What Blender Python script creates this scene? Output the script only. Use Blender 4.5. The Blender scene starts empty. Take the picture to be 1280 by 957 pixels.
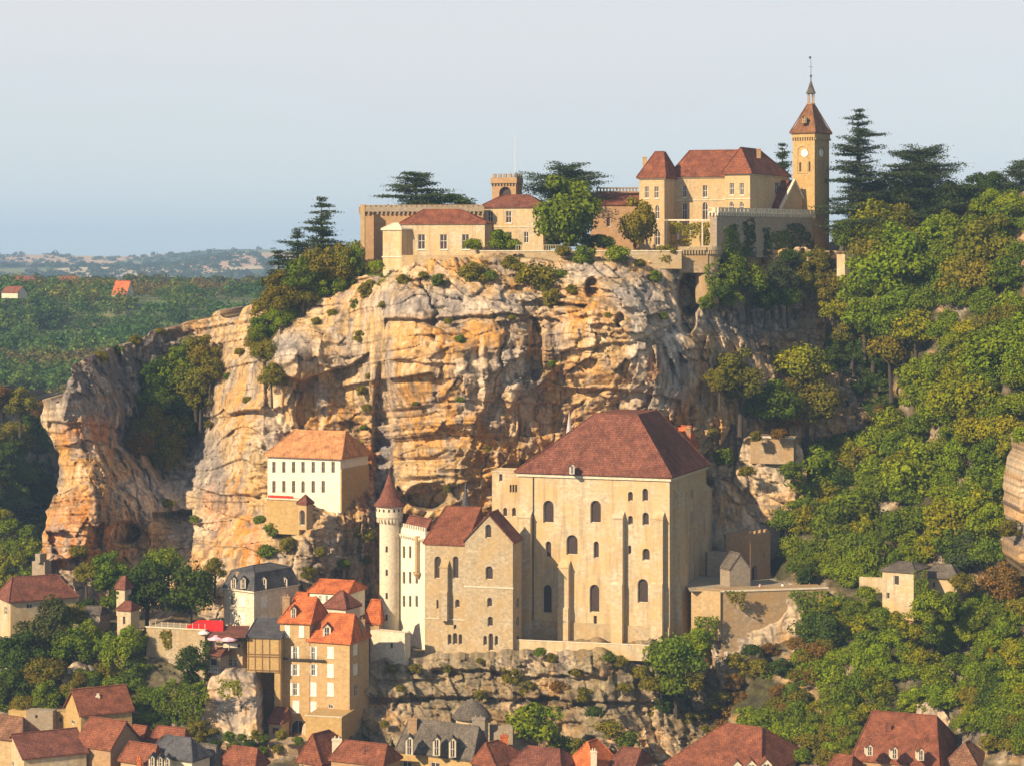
import bpy, math, random
import numpy as np
from mathutils import Vector, Matrix
from mathutils.geometry import delaunay_2d_cdt
R = math.radians
SC = bpy.context.scene
COL = SC.collection
# ------------------------------------------------------------------ camera
F = 2812.0      # focal length in photo pixels (1280 wide)
HZ = 325.0      # horizon row
CZ = 120.0      # camera height
def P(px, py, Y): return Vector(((px-640)/F*Y, Y, CZ+(HZ-py)/F*Y))
def m_px(Y): return Y/F
cam = bpy.data.cameras.new('camera'); camo = bpy.data.objects.new('camera', cam); COL.objects.link(camo)
camo.location = (0, 0, CZ); camo.rotation_euler = (R(90), 0, 0)
cam.sensor_fit = 'HORIZONTAL'; cam.sensor_width = 36; cam.lens = 36*F/1280
cam.shift_y = -(478.5-HZ)/1280
cam.clip_start = 1; cam.clip_end = 60000
SC.camera = camo
# ------------------------------------------------------------------ light
SUN_ELEV, SUN_AZ = 30.0, -46.0      # azimuth: degrees from the camera's back (-Y) towards -X
el, az = R(SUN_ELEV), R(-SUN_AZ)
SUN = Vector((-math.sin(az)*math.cos(el), -math.cos(az)*math.cos(el), math.sin(el)))
sl = bpy.data.lights.new('sun', 'SUN'); sl.energy = 5.0; sl.angle = R(0.6); sl.color = (1.0, 0.80, 0.55)
so = bpy.data.objects.new('sun', sl); COL.objects.link(so)
so.rotation_euler = (-SUN).to_track_quat('-Z', 'Y').to_euler(); so.location = (-200, 100, 300)
w = bpy.data.worlds.new('World'); SC.world = w; w.use_nodes = True
nt = w.node_tree; N = nt.nodes; N.clear(); Lk = nt.links.new
out = N.new('ShaderNodeOutputWorld'); bg = N.new('ShaderNodeBackground'); sky = N.new('ShaderNodeTexSky')
sky.sky_type = 'NISHITA'; sky.sun_disc = False; sky.sun_elevation = el
sky.sun_rotation = math.atan2(SUN.x, SUN.y)
sky.air_density = 1.0; sky.dust_density = .6; sky.ozone_density = 1.5; sky.altitude = 200
bg.inputs['Strength'].default_value = 0.075
# thin high cloud veil over the clear sky
tc = N.new('ShaderNodeTexCoord'); mp = N.new('ShaderNodeMapping'); mp.inputs['Scale'].default_value = (1.5, 1.5, 9)
nz = N.new('ShaderNodeTexNoise'); nz.inputs['Scale'].default_value = 2.2; nz.inputs['Detail'].default_value = 5; nz.inputs['Roughness'].default_value = .5
sx = N.new('ShaderNodeSeparateXYZ'); mr = N.new('ShaderNodeMapRange'); mr.inputs[1].default_value = 0.14; mr.inputs[2].default_value = 0.5
mr.inputs[3].default_value = .9; mr.inputs[4].default_value = .25
ma = N.new('ShaderNodeMath'); ma.operation = 'MULTIPLY_ADD'; ma.inputs[1].default_value = .8; ma.use_clamp = True
sub = N.new('ShaderNodeMath'); sub.operation = 'SUBTRACT'; sub.inputs[1].default_value = .5
mix = N.new('ShaderNodeMixRGB'); 
vr = N.new('ShaderNodeValToRGB'); vr.color_ramp.elements[0].color = (.79, .87, .905, 1); vr.color_ramp.elements[1].position = .13; vr.color_ramp.elements[1].color = (.905, .89, .905, 1)
vm = N.new('ShaderNodeVectorMath'); vm.operation = 'SCALE'; vm.inputs['Scale'].default_value = 6.85
Lk(sx.outputs[2], vr.inputs[0]); Lk(vr.outputs[0], vm.inputs[0]); Lk(vm.outputs[0], mix.inputs[2])
Lk(tc.outputs['Generated'], mp.inputs[0]); Lk(mp.outputs[0], nz.inputs[0]); Lk(nz.outputs[0], sub.inputs[0]); Lk(sub.outputs[0], ma.inputs[0])
Lk(tc.outputs['Generated'], sx.inputs[0]); Lk(sx.outputs[2], mr.inputs[0]); Lk(mr.outputs[0], ma.inputs[2])
Lk(ma.outputs[0], mix.inputs[0]); Lk(sky.outputs[0], mix.inputs[1]); Lk(mix.outputs[0], bg.inputs[0]); Lk(bg.outputs[0], out.inputs[0])
vs = SC.view_settings; vs.view_transform = 'Standard'; vs.look = 'None'; vs.exposure = 0.8; vs.gamma = 1.0; vs.use_curve_mapping = False
SC.cycles.max_bounces = 6; SC.cycles.diffuse_bounces = 3; SC.cycles.transmission_bounces = 4; SC.cycles.volume_bounces = 0
SC.cycles.transparent_max_bounces = 8

# ------------------------------------------------------------------ numpy noise
def hsh(ix, iy, iz, s):
    h = (ix.astype(np.int64)*374761393 + iy.astype(np.int64)*668265263 + iz.astype(np.int64)*2147483647 + s*974634777) & 0xffffffff
    h = ((h ^ (h >> 13))*1274126177) & 0xffffffff
    h = ((h ^ (h >> 16))*2246822519) & 0xffffffff
    return ((h ^ (h >> 15)) & 0xffffff)/float(0xffffff)
def vn(x, y, z, s=0):
    x = np.asarray(x, float); y = np.asarray(y, float)+0*x; z = np.asarray(z, float)+0*x
    xi, yi, zi = np.floor(x), np.floor(y), np.floor(z)
    fx, fy, fz = x-xi, y-yi, z-zi
    fx = fx*fx*(3-2*fx); fy = fy*fy*(3-2*fy); fz = fz*fz*(3-2*fz)
    r = 0
    for a in (0, 1):
        for b in (0, 1):
            for c in (0, 1):
                r = r + hsh(xi+a, yi+b, zi+c, s)*(fx if a else 1-fx)*(fy if b else 1-fy)*(fz if c else 1-fz)
    return r*2-1
def fbm(x, y, z, o=4, s=0, g=.5):
    r = 0; a = 1; f = 1; t = 0
    for k in range(o):
        r = r + a*vn(x*f, y*f, z*f, s+k*17); t += a; a *= g; f *= 2.03
    return r/t
def worley(x, z, s=0):
    xi, zi = np.floor(x), np.floor(z)
    f1 = np.full(x.shape, 9.); f2 = np.full(x.shape, 9.); cid = np.zeros(x.shape); cdx = np.zeros(x.shape); cdz = np.zeros(x.shape)
    o = np.zeros(x.shape)
    for a in (-1, 0, 1):
        for b in (-1, 0, 1):
            cx = xi+a; cz = zi+b
            dx = cx+.1+.8*hsh(cx, cz, o, s)-x; dz = cz+.1+.8*hsh(cx, cz, o+1, s)-z
            d = dx*dx+dz*dz
            n = d < f1
            f2 = np.where(n, f1, np.minimum(f2, d)); f1 = np.where(n, d, f1)
            cid = np.where(n, hsh(cx, cz, o+2, s), cid); cdx = np.where(n, dx, cdx); cdz = np.where(n, dz, cdz)
    return np.sqrt(f1), np.sqrt(f2), cid, cdx, cdz
def inpoly(x, y, poly):
    r = np.zeros(np.shape(x), bool); n = len(poly)
    for i in range(n):
        x1, y1 = poly[i]; x2, y2 = poly[(i+1) % n]
        if y1 == y2: continue
        c = ((y1 > y) != (y2 > y)) & (x < (x2-x1)*(y-y1)/(y2-y1)+x1)
        r ^= c
    return r
def tps(pts):
    p = np.array(pts, float); X = p[:, :2]/100; v = p[:, 2]; n = len(p)
    def U(d2): return np.where(d2 > 1e-12, .5*d2*np.log(np.maximum(d2, 1e-12)), 0)
    K = U(((X[:, None]-X[None])**2).sum(2))+np.eye(n)*.02
    A = np.zeros((n+3, n+3)); A[:n, :n] = K; A[:n, n] = 1; A[:n, n+1:] = X; A[n, :n] = 1; A[n+1:, :n] = X.T
    b = np.zeros(n+3); b[:n] = v; c = np.linalg.solve(A, b)
    def f(px, py):
        px = np.asarray(px, float)/100; py = np.asarray(py, float)/100
        r = c[n]+c[n+1]*px+c[n+2]*py
        for i in range(n): r = r + c[i]*U((px-X[i, 0])**2+(py-X[i, 1])**2)
        return r
    return f

# ------------------------------------------------------------------ materials
MATS = {}
def newmat(name):
    m = bpy.data.materials.new(name); m.use_nodes = True; t = m.node_tree; t.nodes.clear()
    o = t.nodes.new('ShaderNodeOutputMaterial'); b = t.nodes.new('ShaderNodeBsdfPrincipled')
    t.links.new(b.outputs[0], o.inputs[0]); b.inputs['Specular IOR Level'].default_value = .25
    b.inputs['Roughness'].default_value = .9
    return m, t, b
def nn(t, kind, **k):
    n = t.nodes.new('ShaderNode'+kind)
    for a, v in k.items():
        if a in n.inputs: n.inputs[a].default_value = v
        else: setattr(n, a, v)
    return n
def ramp(t, src, stops):
    r = t.nodes.new('ShaderNodeValToRGB'); e = r.color_ramp.elements
    for i, (p, c) in enumerate(stops):
        q = e[i] if i < 2 else e.new(p)
        q.position = p; q.color = tuple(c)+(1,) if len(c) == 3 else c
    t.links.new(src, r.inputs[0]); return r.outputs[0]
def mixc(t, fac, a, b, mode='MIX'):
    m = t.nodes.new('ShaderNodeMixRGB'); m.blend_type = mode
    for i, v in ((0, fac), (1, a), (2, b)):
        if hasattr(v, 'links') or hasattr(v, 'is_linked'): t.links.new(v, m.inputs[i])
        elif i == 0: m.inputs[0].default_value = v
        else: m.inputs[i].default_value = tuple(v)+(1,)
    return m.outputs[0]
def sc3(c, k): return tuple(min(1, x*k) for x in c)
def wallmat(name, c, block=(.9, .42), var=.35, stain=.5, rough=.9, dirt=(.25, .18, .10)):
    if name in MATS: return MATS[name]
    c = sc3(c, .85)
    m, t, b = newmat(name); L = t.links.new
    uv = nn(t, 'UVMap'); tc = nn(t, 'TexCoord')
    br = nn(t, 'TexBrick', Scale=1.0); br.inputs['Brick Width'].default_value = block[0]; br.inputs['Row Height'].default_value = block[1]
    br.inputs['Mortar Size'].default_value = .035; br.inputs['Mortar Smooth'].default_value = .4
    br.inputs['Color1'].default_value = sc3(c, 1+var*.5)+(1,); br.inputs['Color2'].default_value = sc3(c, 1-var)+(1,); br.inputs['Mortar'].default_value = sc3(c, .8)+(1,)
    L(uv.outputs[0], br.inputs[0])
    n1 = nn(t, 'TexNoise', Scale=.22, Detail=6.0, Roughness=.65); L(tc.outputs['Object'], n1.inputs[0])
    mp = nn(t, 'Mapping'); mp.inputs['Scale'].default_value = (1.1, 1.1, .12); L(tc.outputs['Object'], mp.inputs[0])
    n2 = nn(t, 'TexNoise', Scale=.8, Detail=5.0, Roughness=.6); L(mp.outputs[0], n2.inputs[0])
    n3 = nn(t, 'TexNoise', Scale=1.6, Detail=4.0, Roughness=.7); L(tc.outputs['Object'], n3.inputs[0])
    f1 = ramp(t, n1.outputs[0], [(.38, (0, 0, 0)), (.62, (1, 1, 1))])
    f2 = ramp(t, n2.outputs[0], [(.48, (0, 0, 0)), (.72, (1, 1, 1))])
    f3 = ramp(t, n3.outputs[0], [(.32, (.68, .67, .66)), (.66, (1.15, 1.15, 1.15))])
    base = mixc(t, .5, c, br.outputs[0])
    x = mixc(t, f3, base, base, 'MIX'); x = mixc(t, .7, base, f3, 'MULTIPLY')
    warm = (c[0]*.95, c[1]*.78, c[2]*.5)
    mm = nn(t, 'Math', operation='MULTIPLY'); L(f1, mm.inputs[0]); mm.inputs[1].default_value = stain
    x = mixc(t, mm.outputs[0], x, warm)
    m2 = nn(t, 'Math', operation='MULTIPLY'); L(f2, m2.inputs[0]); m2.inputs[1].default_value = stain*.8
    x = mixc(t, m2.outputs[0], x, dirt)
    L(x, b.inputs['Base Color']); b.inputs['Roughness'].default_value = rough
    bp = nn(t, 'Bump', Strength=.8, Distance=.08); L(n3.outputs[0], bp.inputs['Height']); L(bp.outputs[0], b.inputs['Normal'])
    MATS[name] = m; return m
def roofmat(name, c, c2, row=.42, lichen=.4, rough=.85):
    if name in MATS: return MATS[name]
    m, t, b = newmat(name); L = t.links.new
    uv = nn(t, 'UVMap'); tc = nn(t, 'TexCoord')
    br = nn(t, 'TexBrick', Scale=1.0); br.inputs['Brick Width'].default_value = row*.8; br.inputs['Row Height'].default_value = row
    br.inputs['Mortar Size'].default_value = .05; br.inputs['Mortar Smooth'].default_value = .6
    br.inputs['Color1'].default_value = tuple(c)+(1,); br.inputs['Color2'].default_value = tuple(c2)+(1,); br.inputs['Mortar'].default_value = sc3(c2, .55)+(1,)
    L(uv.outputs[0], br.inputs[0])
    n1 = nn(t, 'TexNoise', Scale=.5, Detail=7.0, Roughness=.7); L(tc.outputs['Object'], n1.inputs[0])
    n2 = nn(t, 'TexNoise', Scale=2.2, Detail=4.0, Roughness=.7); L(tc.outputs['Object'], n2.inputs[0])
    f1 = ramp(t, n1.outputs[0], [(.35, (.55, .52, .5)), (.66, (1.35, 1.35, 1.3))])
    x = mixc(t, .9, br.outputs[0], f1, 'MULTIPLY')
    f2 = ramp(t, n2.outputs[0], [(.58, (0, 0, 0)), (.72, (1, 1, 1))])
    mm = nn(t, 'Math', operation='MULTIPLY'); L(f2, mm.inputs[0]); mm.inputs[1].default_value = lichen
    x = mixc(t, mm.outputs[0], x, (.34, .26, .17))
    L(x, b.inputs['Base Color']); b.inputs['Roughness'].default_value = rough
    bp = nn(t, 'Bump', Strength=.6, Distance=.06); L(br.outputs['Fac'], bp.inputs['Height']); bp.invert = True
    bp2 = nn(t, 'Bump', Strength=.5, Distance=.08); L(n2.outputs[0], bp2.inputs['Height']); L(bp.outputs[0], bp2.inputs['Normal'])
    L(bp2.outputs[0], b.inputs['Normal'])
    MATS[name] = m; return m
def plain(name, c, rough=.7, metal=0.0, nscale=3.0, var=.25):
    if name in MATS: return MATS[name]
    m, t, b = newmat(name); L = t.links.new
    tc = nn(t, 'TexCoord'); n = nn(t, 'TexNoise', Scale=nscale, Detail=4.0); L(tc.outputs['Object'], n.inputs[0])
    r = ramp(t, n.outputs[0], [(.3, sc3(c, 1-var)), (.7, sc3(c, 1+var))])
    L(r, b.inputs['Base Color']); b.inputs['Roughness'].default_value = rough; b.inputs['Metallic'].default_value = metal
    MATS[name] = m; return m
def leafmat(name='leaves', objcol=True, c=(.08, .12, .02), var=.45):
    if name in MATS: return MATS[name]
    m = bpy.data.materials.new(name); m.use_nodes = True; t = m.node_tree; t.nodes.clear(); L = t.links.new
    o = nn(t, 'OutputMaterial'); d = nn(t, 'BsdfDiffuse'); tr = nn(t, 'BsdfTranslucent'); ms = nn(t, 'MixShader'); ms.inputs[0].default_value = .32
    ge = nn(t, 'NewGeometry'); tc = nn(t, 'TexCoord')
    n = nn(t, 'TexNoise', Scale=.25 if objcol else .03, Detail=3.0); L(tc.outputs['Object'], n.inputs[0])
    if objcol:
        oi = nn(t, 'ObjectInfo'); col = oi.outputs['Color']
    else:
        at = nn(t, 'Attribute'); at.attribute_name = 'col'; col = at.outputs['Color']
    r1 = ramp(t, ge.outputs['Random Per Island'], [(0, (1-var, 1-var, 1-var)), (1, (1+var, 1+var, 1+var*.6))])
    r2 = ramp(t, n.outputs[0], [(.35, (.85, .95, .95)), (.65, (1.12, 1.04, .95))])
    x = mixc(t, 1.0, col, r1, 'MULTIPLY'); x = mixc(t, 1.0, x, r2, 'MULTIPLY')
    L(x, d.inputs[0]); L(x, tr.inputs[0]); L(d.outputs[0], ms.inputs[1]); L(tr.outputs[0], ms.inputs[2]); L(ms.outputs[0], o.inputs[0])
    MATS[name] = m; return m
def rockmat():
    m, t, b = newmat('rock'); L = t.links.new
    at = nn(t, 'Attribute'); at.attribute_name = 'col'; tc = nn(t, 'TexCoord')
    n1 = nn(t, 'TexNoise', Scale=1.1, Detail=8.0, Roughness=.7); L(tc.outputs['Object'], n1.inputs[0])
    mp = nn(t, 'Mapping'); mp.inputs['Scale'].default_value = (1.6, 1.6, .18); L(tc.outputs['Object'], mp.inputs[0])
    n2 = nn(t, 'TexNoise', Scale=.7, Detail=6.0, Roughness=.65); L(mp.outputs[0], n2.inputs[0])
    r1 = ramp(t, n1.outputs[0], [(.3, (.5, .47, .46)), (.7, (1.35, 1.35, 1.33))])
    r2 = ramp(t, n2.outputs[0], [(.36, (.62, .6, .62)), (.5, (1, 1, 1)), (.72, (1.18, 1.15, 1.08))])
    x = mixc(t, .8, at.outputs['Color'], r1, 'MULTIPLY'); x = mixc(t, .7, x, r2, 'MULTIPLY')
    L(x, b.inputs['Base Color']); b.inputs['Roughness'].default_value = .95
    bp = nn(t, 'Bump', Strength=.7, Distance=.35); L(n1.outputs[0], bp.inputs['Height']); L(bp.outputs[0], b.inputs['Normal'])
    MATS['rock'] = m; return m
LEAF = leafmat(); LEAFV = leafmat('forest_leaves', False); ROCK = rockmat()
BARK = plain('bark', (.055, .042, .03), .95)
GLASS = plain('window_glass', (.05, .035, .03), .3); DARK = plain('dark_interior', (.03, .022, .018), .95)
WHITE = plain('white_paint', (.62, .58, .5), .6); IRON = plain('dark_iron', (.04, .035, .03), .6)
SLATE = roofmat('slate', (.12, .115, .12), (.07, .07, .08), .3, .15, .6)
SLATEB = roofmat('brown_stone_slate', (.17, .14, .11), (.10, .085, .07), .35, .3)
TILE = roofmat('brown_red_tile', (.235, .085, .05), (.14, .048, .032), .42, .28)
TILER = roofmat('red_tile', (.27, .09, .042), (.17, .055, .03), .42, .3)
TILEM = roofmat('old_brown_tile', (.24, .12, .07), (.15, .07, .04), .42, .4)
TILEO = roofmat('orange_tile', (.62, .17, .05), (.42, .11, .035), .42, .12)
TILEA = roofmat('apricot_tile', (.62, .30, .12), (.45, .20, .085), .42, .3)
W_CREAM = wallmat('cream_limestone', (.59, .485, .33), stain=.85)
W_OLD = wallmat('weathered_wall_stone', (.40, .30, .19), block=(.7, .4), var=.55, stain=1.)
TILEC = roofmat('ochre_brown_tile', (.27, .125, .055), (.17, .075, .035), .42, .35)
W_HONEY = wallmat('honey_stone', (.52, .36, .18), var=.25)
W_PALE = wallmat('pale_limestone', (.70, .62, .47), stain=.25, var=.2)
W_WHITE = wallmat('white_render', (.80, .73, .58), var=.06, stain=.12)
W_OCHRE = wallmat('ochre_stone', (.50, .36, .19), var=.3)
W_RUB = wallmat('rubble_stone', (.47, .38, .25), block=(.6, .35), var=.5, stain=.7)
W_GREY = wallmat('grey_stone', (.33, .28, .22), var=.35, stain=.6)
W_BROWN = wallmat('brown_stone', (.42, .27, .15), var=.25)
W_CAST = wallmat('warm_limestone', (.56, .42, .24), var=.2)
W_GOLD = wallmat('golden_stone', (.50, .34, .14), var=.2, stain=.4)

# ------------------------------------------------------------------ mesh builder
def mesh_from(name, verts, faces, mat, uv=True, smooth=False):
    me = bpy.data.meshes.new(name)
    me.from_pydata([tuple(v) for v in verts], [], faces)
    if uv and len(me.polygons):
        lay = me.uv_layers.new(name='UVMap'); up = Vector((0, 0, 1)); dat = lay.data
        for p in me.polygons:
            n = p.normal; t = up.cross(n)
            if t.length < .05: t = Vector((1, 0, 0))
            t.normalize(); b = n.cross(t)
            for li in p.loop_indices:
                co = me.vertices[me.loops[li].vertex_index].co
                dat[li].uv = (co.dot(t), co.dot(b))
    if mat: me.materials.append(mat)
    if smooth: me.shade_smooth()
    return me
class MB:
    def __init__(s): s.v = []; s.f = []
    def add(s, vs, fs):
        o = len(s.v); s.v += [Vector(v) for v in vs]; s.f += [tuple(i+o for i in f) for f in fs]
    def box(s, o, a, b, c):
        o, a, b, c = map(Vector, (o, a, b, c))
        vs = [o, o+a, o+a+b, o+b, o+c, o+a+c, o+a+b+c, o+b+c]
        fs = [(0, 3, 2, 1), (4, 5, 6, 7), (0, 1, 5, 4), (1, 2, 6, 5), (2, 3, 7, 6), (3, 0, 4, 7)]
        if a.cross(b).dot(c) < 0: fs = [f[::-1] for f in fs]
        s.add(vs, fs)
    def prism(s, poly, down):
        n = len(poly); d = Vector(down); poly = [Vector(p) for p in poly]
        s.add(poly+[p+d for p in poly], [tuple(range(n)), tuple(range(2*n-1, n-1, -1))]+[(i, i+n, (i+1) % n+n, (i+1) % n) for i in range(n)])
    def lathe(s, c, prof, n=20):
        c = Vector(c); vs = []; fs = []
        for (r, z) in prof:
            for i in range(n):
                a = 2*math.pi*i/n; vs.append(c+Vector((r*math.cos(a), r*math.sin(a), z)))
        for k in range(len(prof)-1):
            for i in range(n):
                j = (i+1) % n; fs.append((k*n+i, k*n+j, (k+1)*n+j, (k+1)*n+i))
        s.add(vs, fs)
    def tube(s, p, q, r0, r1, n=6):
        p, q = Vector(p), Vector(q); d = (q-p).normalized(); u = d.orthogonal().normalized(); v = d.cross(u); vs = []
        for (c, r) in ((p, r0), (q, r1)):
            for i in range(n):
                a = 2*math.pi*i/n; vs.append(c+u*(r*math.cos(a))+v*(r*math.sin(a)))
        s.add(vs, [(i, (i+1) % n, n+(i+1) % n, n+i) for i in range(n)]+[tuple(range(n-1, -1, -1)), tuple(range(n, 2*n))])
    def build(s, name, mat, parent=None, smooth=False):
        o = bpy.data.objects.new(name, mesh_from(name, s.v, s.f, mat, smooth=smooth)); COL.objects.link(o)
        if parent: set_parent(o, parent)
        return o
def wloc(o):
    l = Vector(o.location)
    while o.parent: o = o.parent; l += Vector(o.location)
    return l
def set_parent(o, parent):
    # geometry is written in world metres; move it so the object origin sits on its parent's origin
    l = wloc(parent); o.data.transform(Matrix.Translation(-l)); o.parent = parent
def tag(o, label=None, cat=None, group=None, kind=None):
    for k, v in (('label', label), ('category', cat), ('group', group), ('kind', kind)):
        if v: o[k] = v
    return o
def empty(name, loc, label, cat, group=None):
    o = bpy.data.objects.new(name, None); o.empty_display_size = .5; COL.objects.link(o); o.location = loc
    return tag(o, label, cat, group)
def thing_mesh(mb, name, mat, label, cat, group=None, smooth=False):
    o = mb.build(name, mat, smooth=smooth)
    c = sum((v.co for v in o.data.vertices), Vector())/len(o.data.vertices)
    c.z = min(v.co.z for v in o.data.vertices)
    o.data.transform(Matrix.Translation(-c)); o.location = c
    return tag(o, label, cat, group)

# ------------------------------------------------------------------ buildings
class Face:
    def __init__(s, O, d, n): s.O = O; s.d = d; s.n = n; s.L = 0; s.holes = []; s.extra = None
    def hit(s, px, py):
        rx, ry = (px-640)/F, 1.0
        t = (s.n.x*s.O.x+s.n.y*s.O.y)/(s.n.x*rx+s.n.y*ry)
        return ((rx*t-s.O.x)*s.d.x+(t-s.O.y)*s.d.y, CZ+(HZ-py)/F*t)
    def pt(s, u, z, off=0): return Vector((s.O.x+s.d.x*u+s.n.x*off, s.O.y+s.d.y*u+s.n.y*off, z))
def arch_poly(u0, u1, z0, z1, arch):
    if not arch: return [(u0, z0), (u1, z0), (u1, z1), (u0, z1)]
    r = (u1-u0)/2; c = (u0+u1)/2; h = min(r*(1.15 if arch == 2 else 1.0), (z1-z0)*.7); zc = z1-h; pts = [(u0, z0), (u1, z0)]
    for i in range(9):
        a = math.pi*i/8; pts.append((c+r*math.cos(a), zc+h*math.sin(a)))
    return pts
class Block:
    """rectangular block seen on its near corner; face A runs left of the corner, face B right"""
    def __init__(s, root, pxC, Yc, a, top, bot, L=None, R_=None, Lm=None, Rm=None, mat=None, depth=.35):
        a = R(a); s.root = root; s.Yc = Yc; s.depth = depth; s.mat = mat or W_CREAM
        C = P(pxC, HZ, Yc); C.z = 0; s.C = C
        dA = Vector((-math.sin(a), math.cos(a), 0)); dB = Vector((math.cos(a), math.sin(a), 0)); s.dA = dA; s.dB = dB
        s.A = Face(C, dA, Vector((-math.cos(a), -math.sin(a), 0))); s.B = Face(C, dB, Vector((math.sin(a), -math.cos(a), 0)))
        s.A.L = Lm if Lm else s.A.hit(L, 0)[0]; s.B.L = Rm if Rm else s.B.hit(R_, 0)[0]
        s.zt = P(0, top, Yc).z; s.zb = P(0, bot, Yc).z; s.gable = None; s.wins = 0
    def win(s, f, x0, y0, x1, y1, arch=0, kind='plain', fmat=None, sill=False):
        f = getattr(s, f); ym = (y0+y1)/2; xm = (x0+x1)/2
        u0 = f.hit(x0, ym)[0]; u1 = f.hit(x1, ym)[0]; z0 = f.hit(xm, y1)[1]; z1 = f.hit(xm, y0)[1]
        if u0 > u1: u0, u1 = u1, u0
        u0 = max(u0, .12); u1 = min(u1, f.L-.12)
        if u1-u0 < .15: return
        poly = arch_poly(u0, u1, z0, z1, arch); d = s.depth
        f.holes.append((poly, d if kind != 'closed' else .12))
        g = MB(); cu, cz = (u0+u1)/2, (z0+z1)/2; wd, ht = u1-u0, z1-z0
        D = d-.1
        if kind == 'closed':
            g.prism([f.pt(u, z, -.03) for u, z in poly], f.n*-.08)
            if sill: g.box(f.pt(u0-.1, z0-.12, 0), f.d*(wd+.2), f.n*.15, (0, 0, .12))
            o = g.build('shutter', fmat or WHITE, s.root); return o
        fr = min(.12, wd*.14)
        inner = [(cu+(u-cu)*(1-2*fr/wd), cz+(z-cz)*(1-2*fr/ht)) for u, z in poly]
        n = len(poly)
        vs = [f.pt(u, z, -D) for u, z in poly]+[f.pt(u, z, -D) for u, z in inner]+[f.pt(u, z, -D-.08) for u, z in inner]
        g.add(vs, [(i, (i+1) % n, n+(i+1) % n, n+i) for i in range(n)]+[(n+i, n+(i+1) % n, 2*n+(i+1) % n, 2*n+i) for i in range(n)])
        if kind != 'dark':
            g.box(f.pt(cu-.04, z0+fr, -D-.06), f.d*.08, f.n*.06, (0, 0, ht-2*fr))
            if kind == 'cross' or ht > 1.6*wd:
                g.box(f.pt(u0+fr, z0+ht*.55, -D-.06), f.d*(wd-2*fr), f.n*.05, (0, 0, .08))
        if sill: g.box(f.pt(u0-.12, z0-.16, 0), f.d*(wd+.24), f.n*.16, (0, 0, .14))
        o = g.build('window', fmat or (W_PALE if kind == 'dark' else WHITE), s.root)
        pn = MB(); pn.add([f.pt(u, z, -D-.07) for u, z in poly], [tuple(range(n))]); pn.build('pane', GLASS, o)
        if kind == 'open':
            for (ua, ub) in ((u0-wd*.55, u0-.03), (u1+.03, u1+wd*.55)):
                h = MB(); h.box(f.pt(ua, z0, .02), f.d*(ub-ua), f.n*.06, (0, 0, ht)); h.build('shutter', WHITE, o)
        return o
    def course(s, f, py, h=.25, proud=.12, name='string_course', mat=None, x=None):
        fc = getattr(s, f); z = P(0, py, s.Yc).z
        g = MB(); g.box(fc.pt(-proud, z, .002), fc.d*(fc.L+2*proud), fc.n*proud, (0, 0, h)); g.build(name, mat or W_PALE, s.root)
    def buttress(s, f, x0, x1, ytop, ybot, out=1.4, slope=1.2, mat=None):
        fc = getattr(s, f); u0 = fc.hit(x0, ytop)[0]; u1 = fc.hit(x1, ytop)[0]
        if u0 > u1: u0, u1 = u1, u0
        xm = (x0+x1)/2; zt = fc.hit(xm, ytop)[1]; zb = fc.hit(xm, ybot)[1]; g = MB(); mid = (zt+zb)/2; k = .3
        prof = [(0.002, zb), (out+k, zb), (out+k, mid-.4), (out, mid), (out, zt-slope), (0.002, zt)]
        n = len(prof)
        g.add([fc.pt(u0, z, o) for o, z in prof]+[fc.pt(u1, z, o) for o, z in prof], [tuple(range(n)), tuple(range(2*n-1, n-1, -1))]+[(i, n+i, n+(i+1) % n, (i+1) % n) for i in range(n)])
        g.box(fc.pt(u0-.12, zt-slope-.25, .003), fc.d*(u1-u0+.24), fc.n*(out+.12), (0, 0, .22))
        return g.build('buttress', mat or s.mat, s.root)
    def walls(s, name='wall'):
        g = MB(); A, B = s.A, s.B; zb, zt = s.zb, s.zt
        gz = s.gable  # (face name, rise)
        for nm, f in (('A', A), ('B', B)):
            outer = [(0, zb), (f.L, zb), (f.L, zt)]
            if gz and gz[0] == nm: outer.append((f.L*gz[2] if len(gz) > 2 else f.L/2, zt+gz[1]))
            outer.append((0, zt))
            vs = [Vector(p) for p in outer]; ed = [(i, (i+1) % len(outer)) for i in range(len(outer))]
            for h, d in f.holes:
                o = len(vs); vs += [Vector(p) for p in h]; ed += [(o+i, o+(i+1) % len(h)) for i in range(len(h))]
            r = delaunay_2d_cdt(vs, ed, [], 0, 1e-5); V, T = r[0], r[2]
            keep = []
            for t in T:
                c = sum((V[i] for i in t), Vector((0, 0)))/len(t); cx = np.array([c.x]); cy = np.array([c.y])
                if inpoly(cx, cy, outer)[0] and not any(inpoly(cx, cy, h)[0] for h, d in f.holes): keep.append(tuple(t))
            pts = [f.pt(v.x, v.y) for v in V]
            # orientation outward
            kk = []
            for t in keep:
                nrm = (pts[t[1]]-pts[t[0]]).cross(pts[t[2]]-pts[t[0]])
                kk.append(t if nrm.dot(f.n) > 0 else t[::-1])
            g.add(pts, kk)
            for h, d in f.holes:
                n = len(h); vs2 = [f.pt(u, z) for u, z in h]+[f.pt(u, z, -d-.02) for u, z in h]
                g.add(vs2, [(i, (i+1) % n, n+(i+1) % n, n+i) for i in range(n)])
        # back faces
        K = s.C+A.d*A.L+B.d*B.L; Lp = s.C+A.d*A.L; Rp = s.C+B.d*B.L
        def q(p, r_, gab):
            vs = [Vector((p.x, p.y, zb)), Vector((r_.x, r_.y, zb)), Vector((r_.x, r_.y, zt))]
            if gab: m = (p+r_)/2; vs.append(Vector((m.x, m.y, zt+gz[1])))
            vs.append(Vector((p.x, p.y, zt))); g.add(vs, [tuple(range(len(vs)))])
        q(Rp, K, gz and gz[0] == 'A'); q(K, Lp, gz and gz[0] == 'B')
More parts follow.
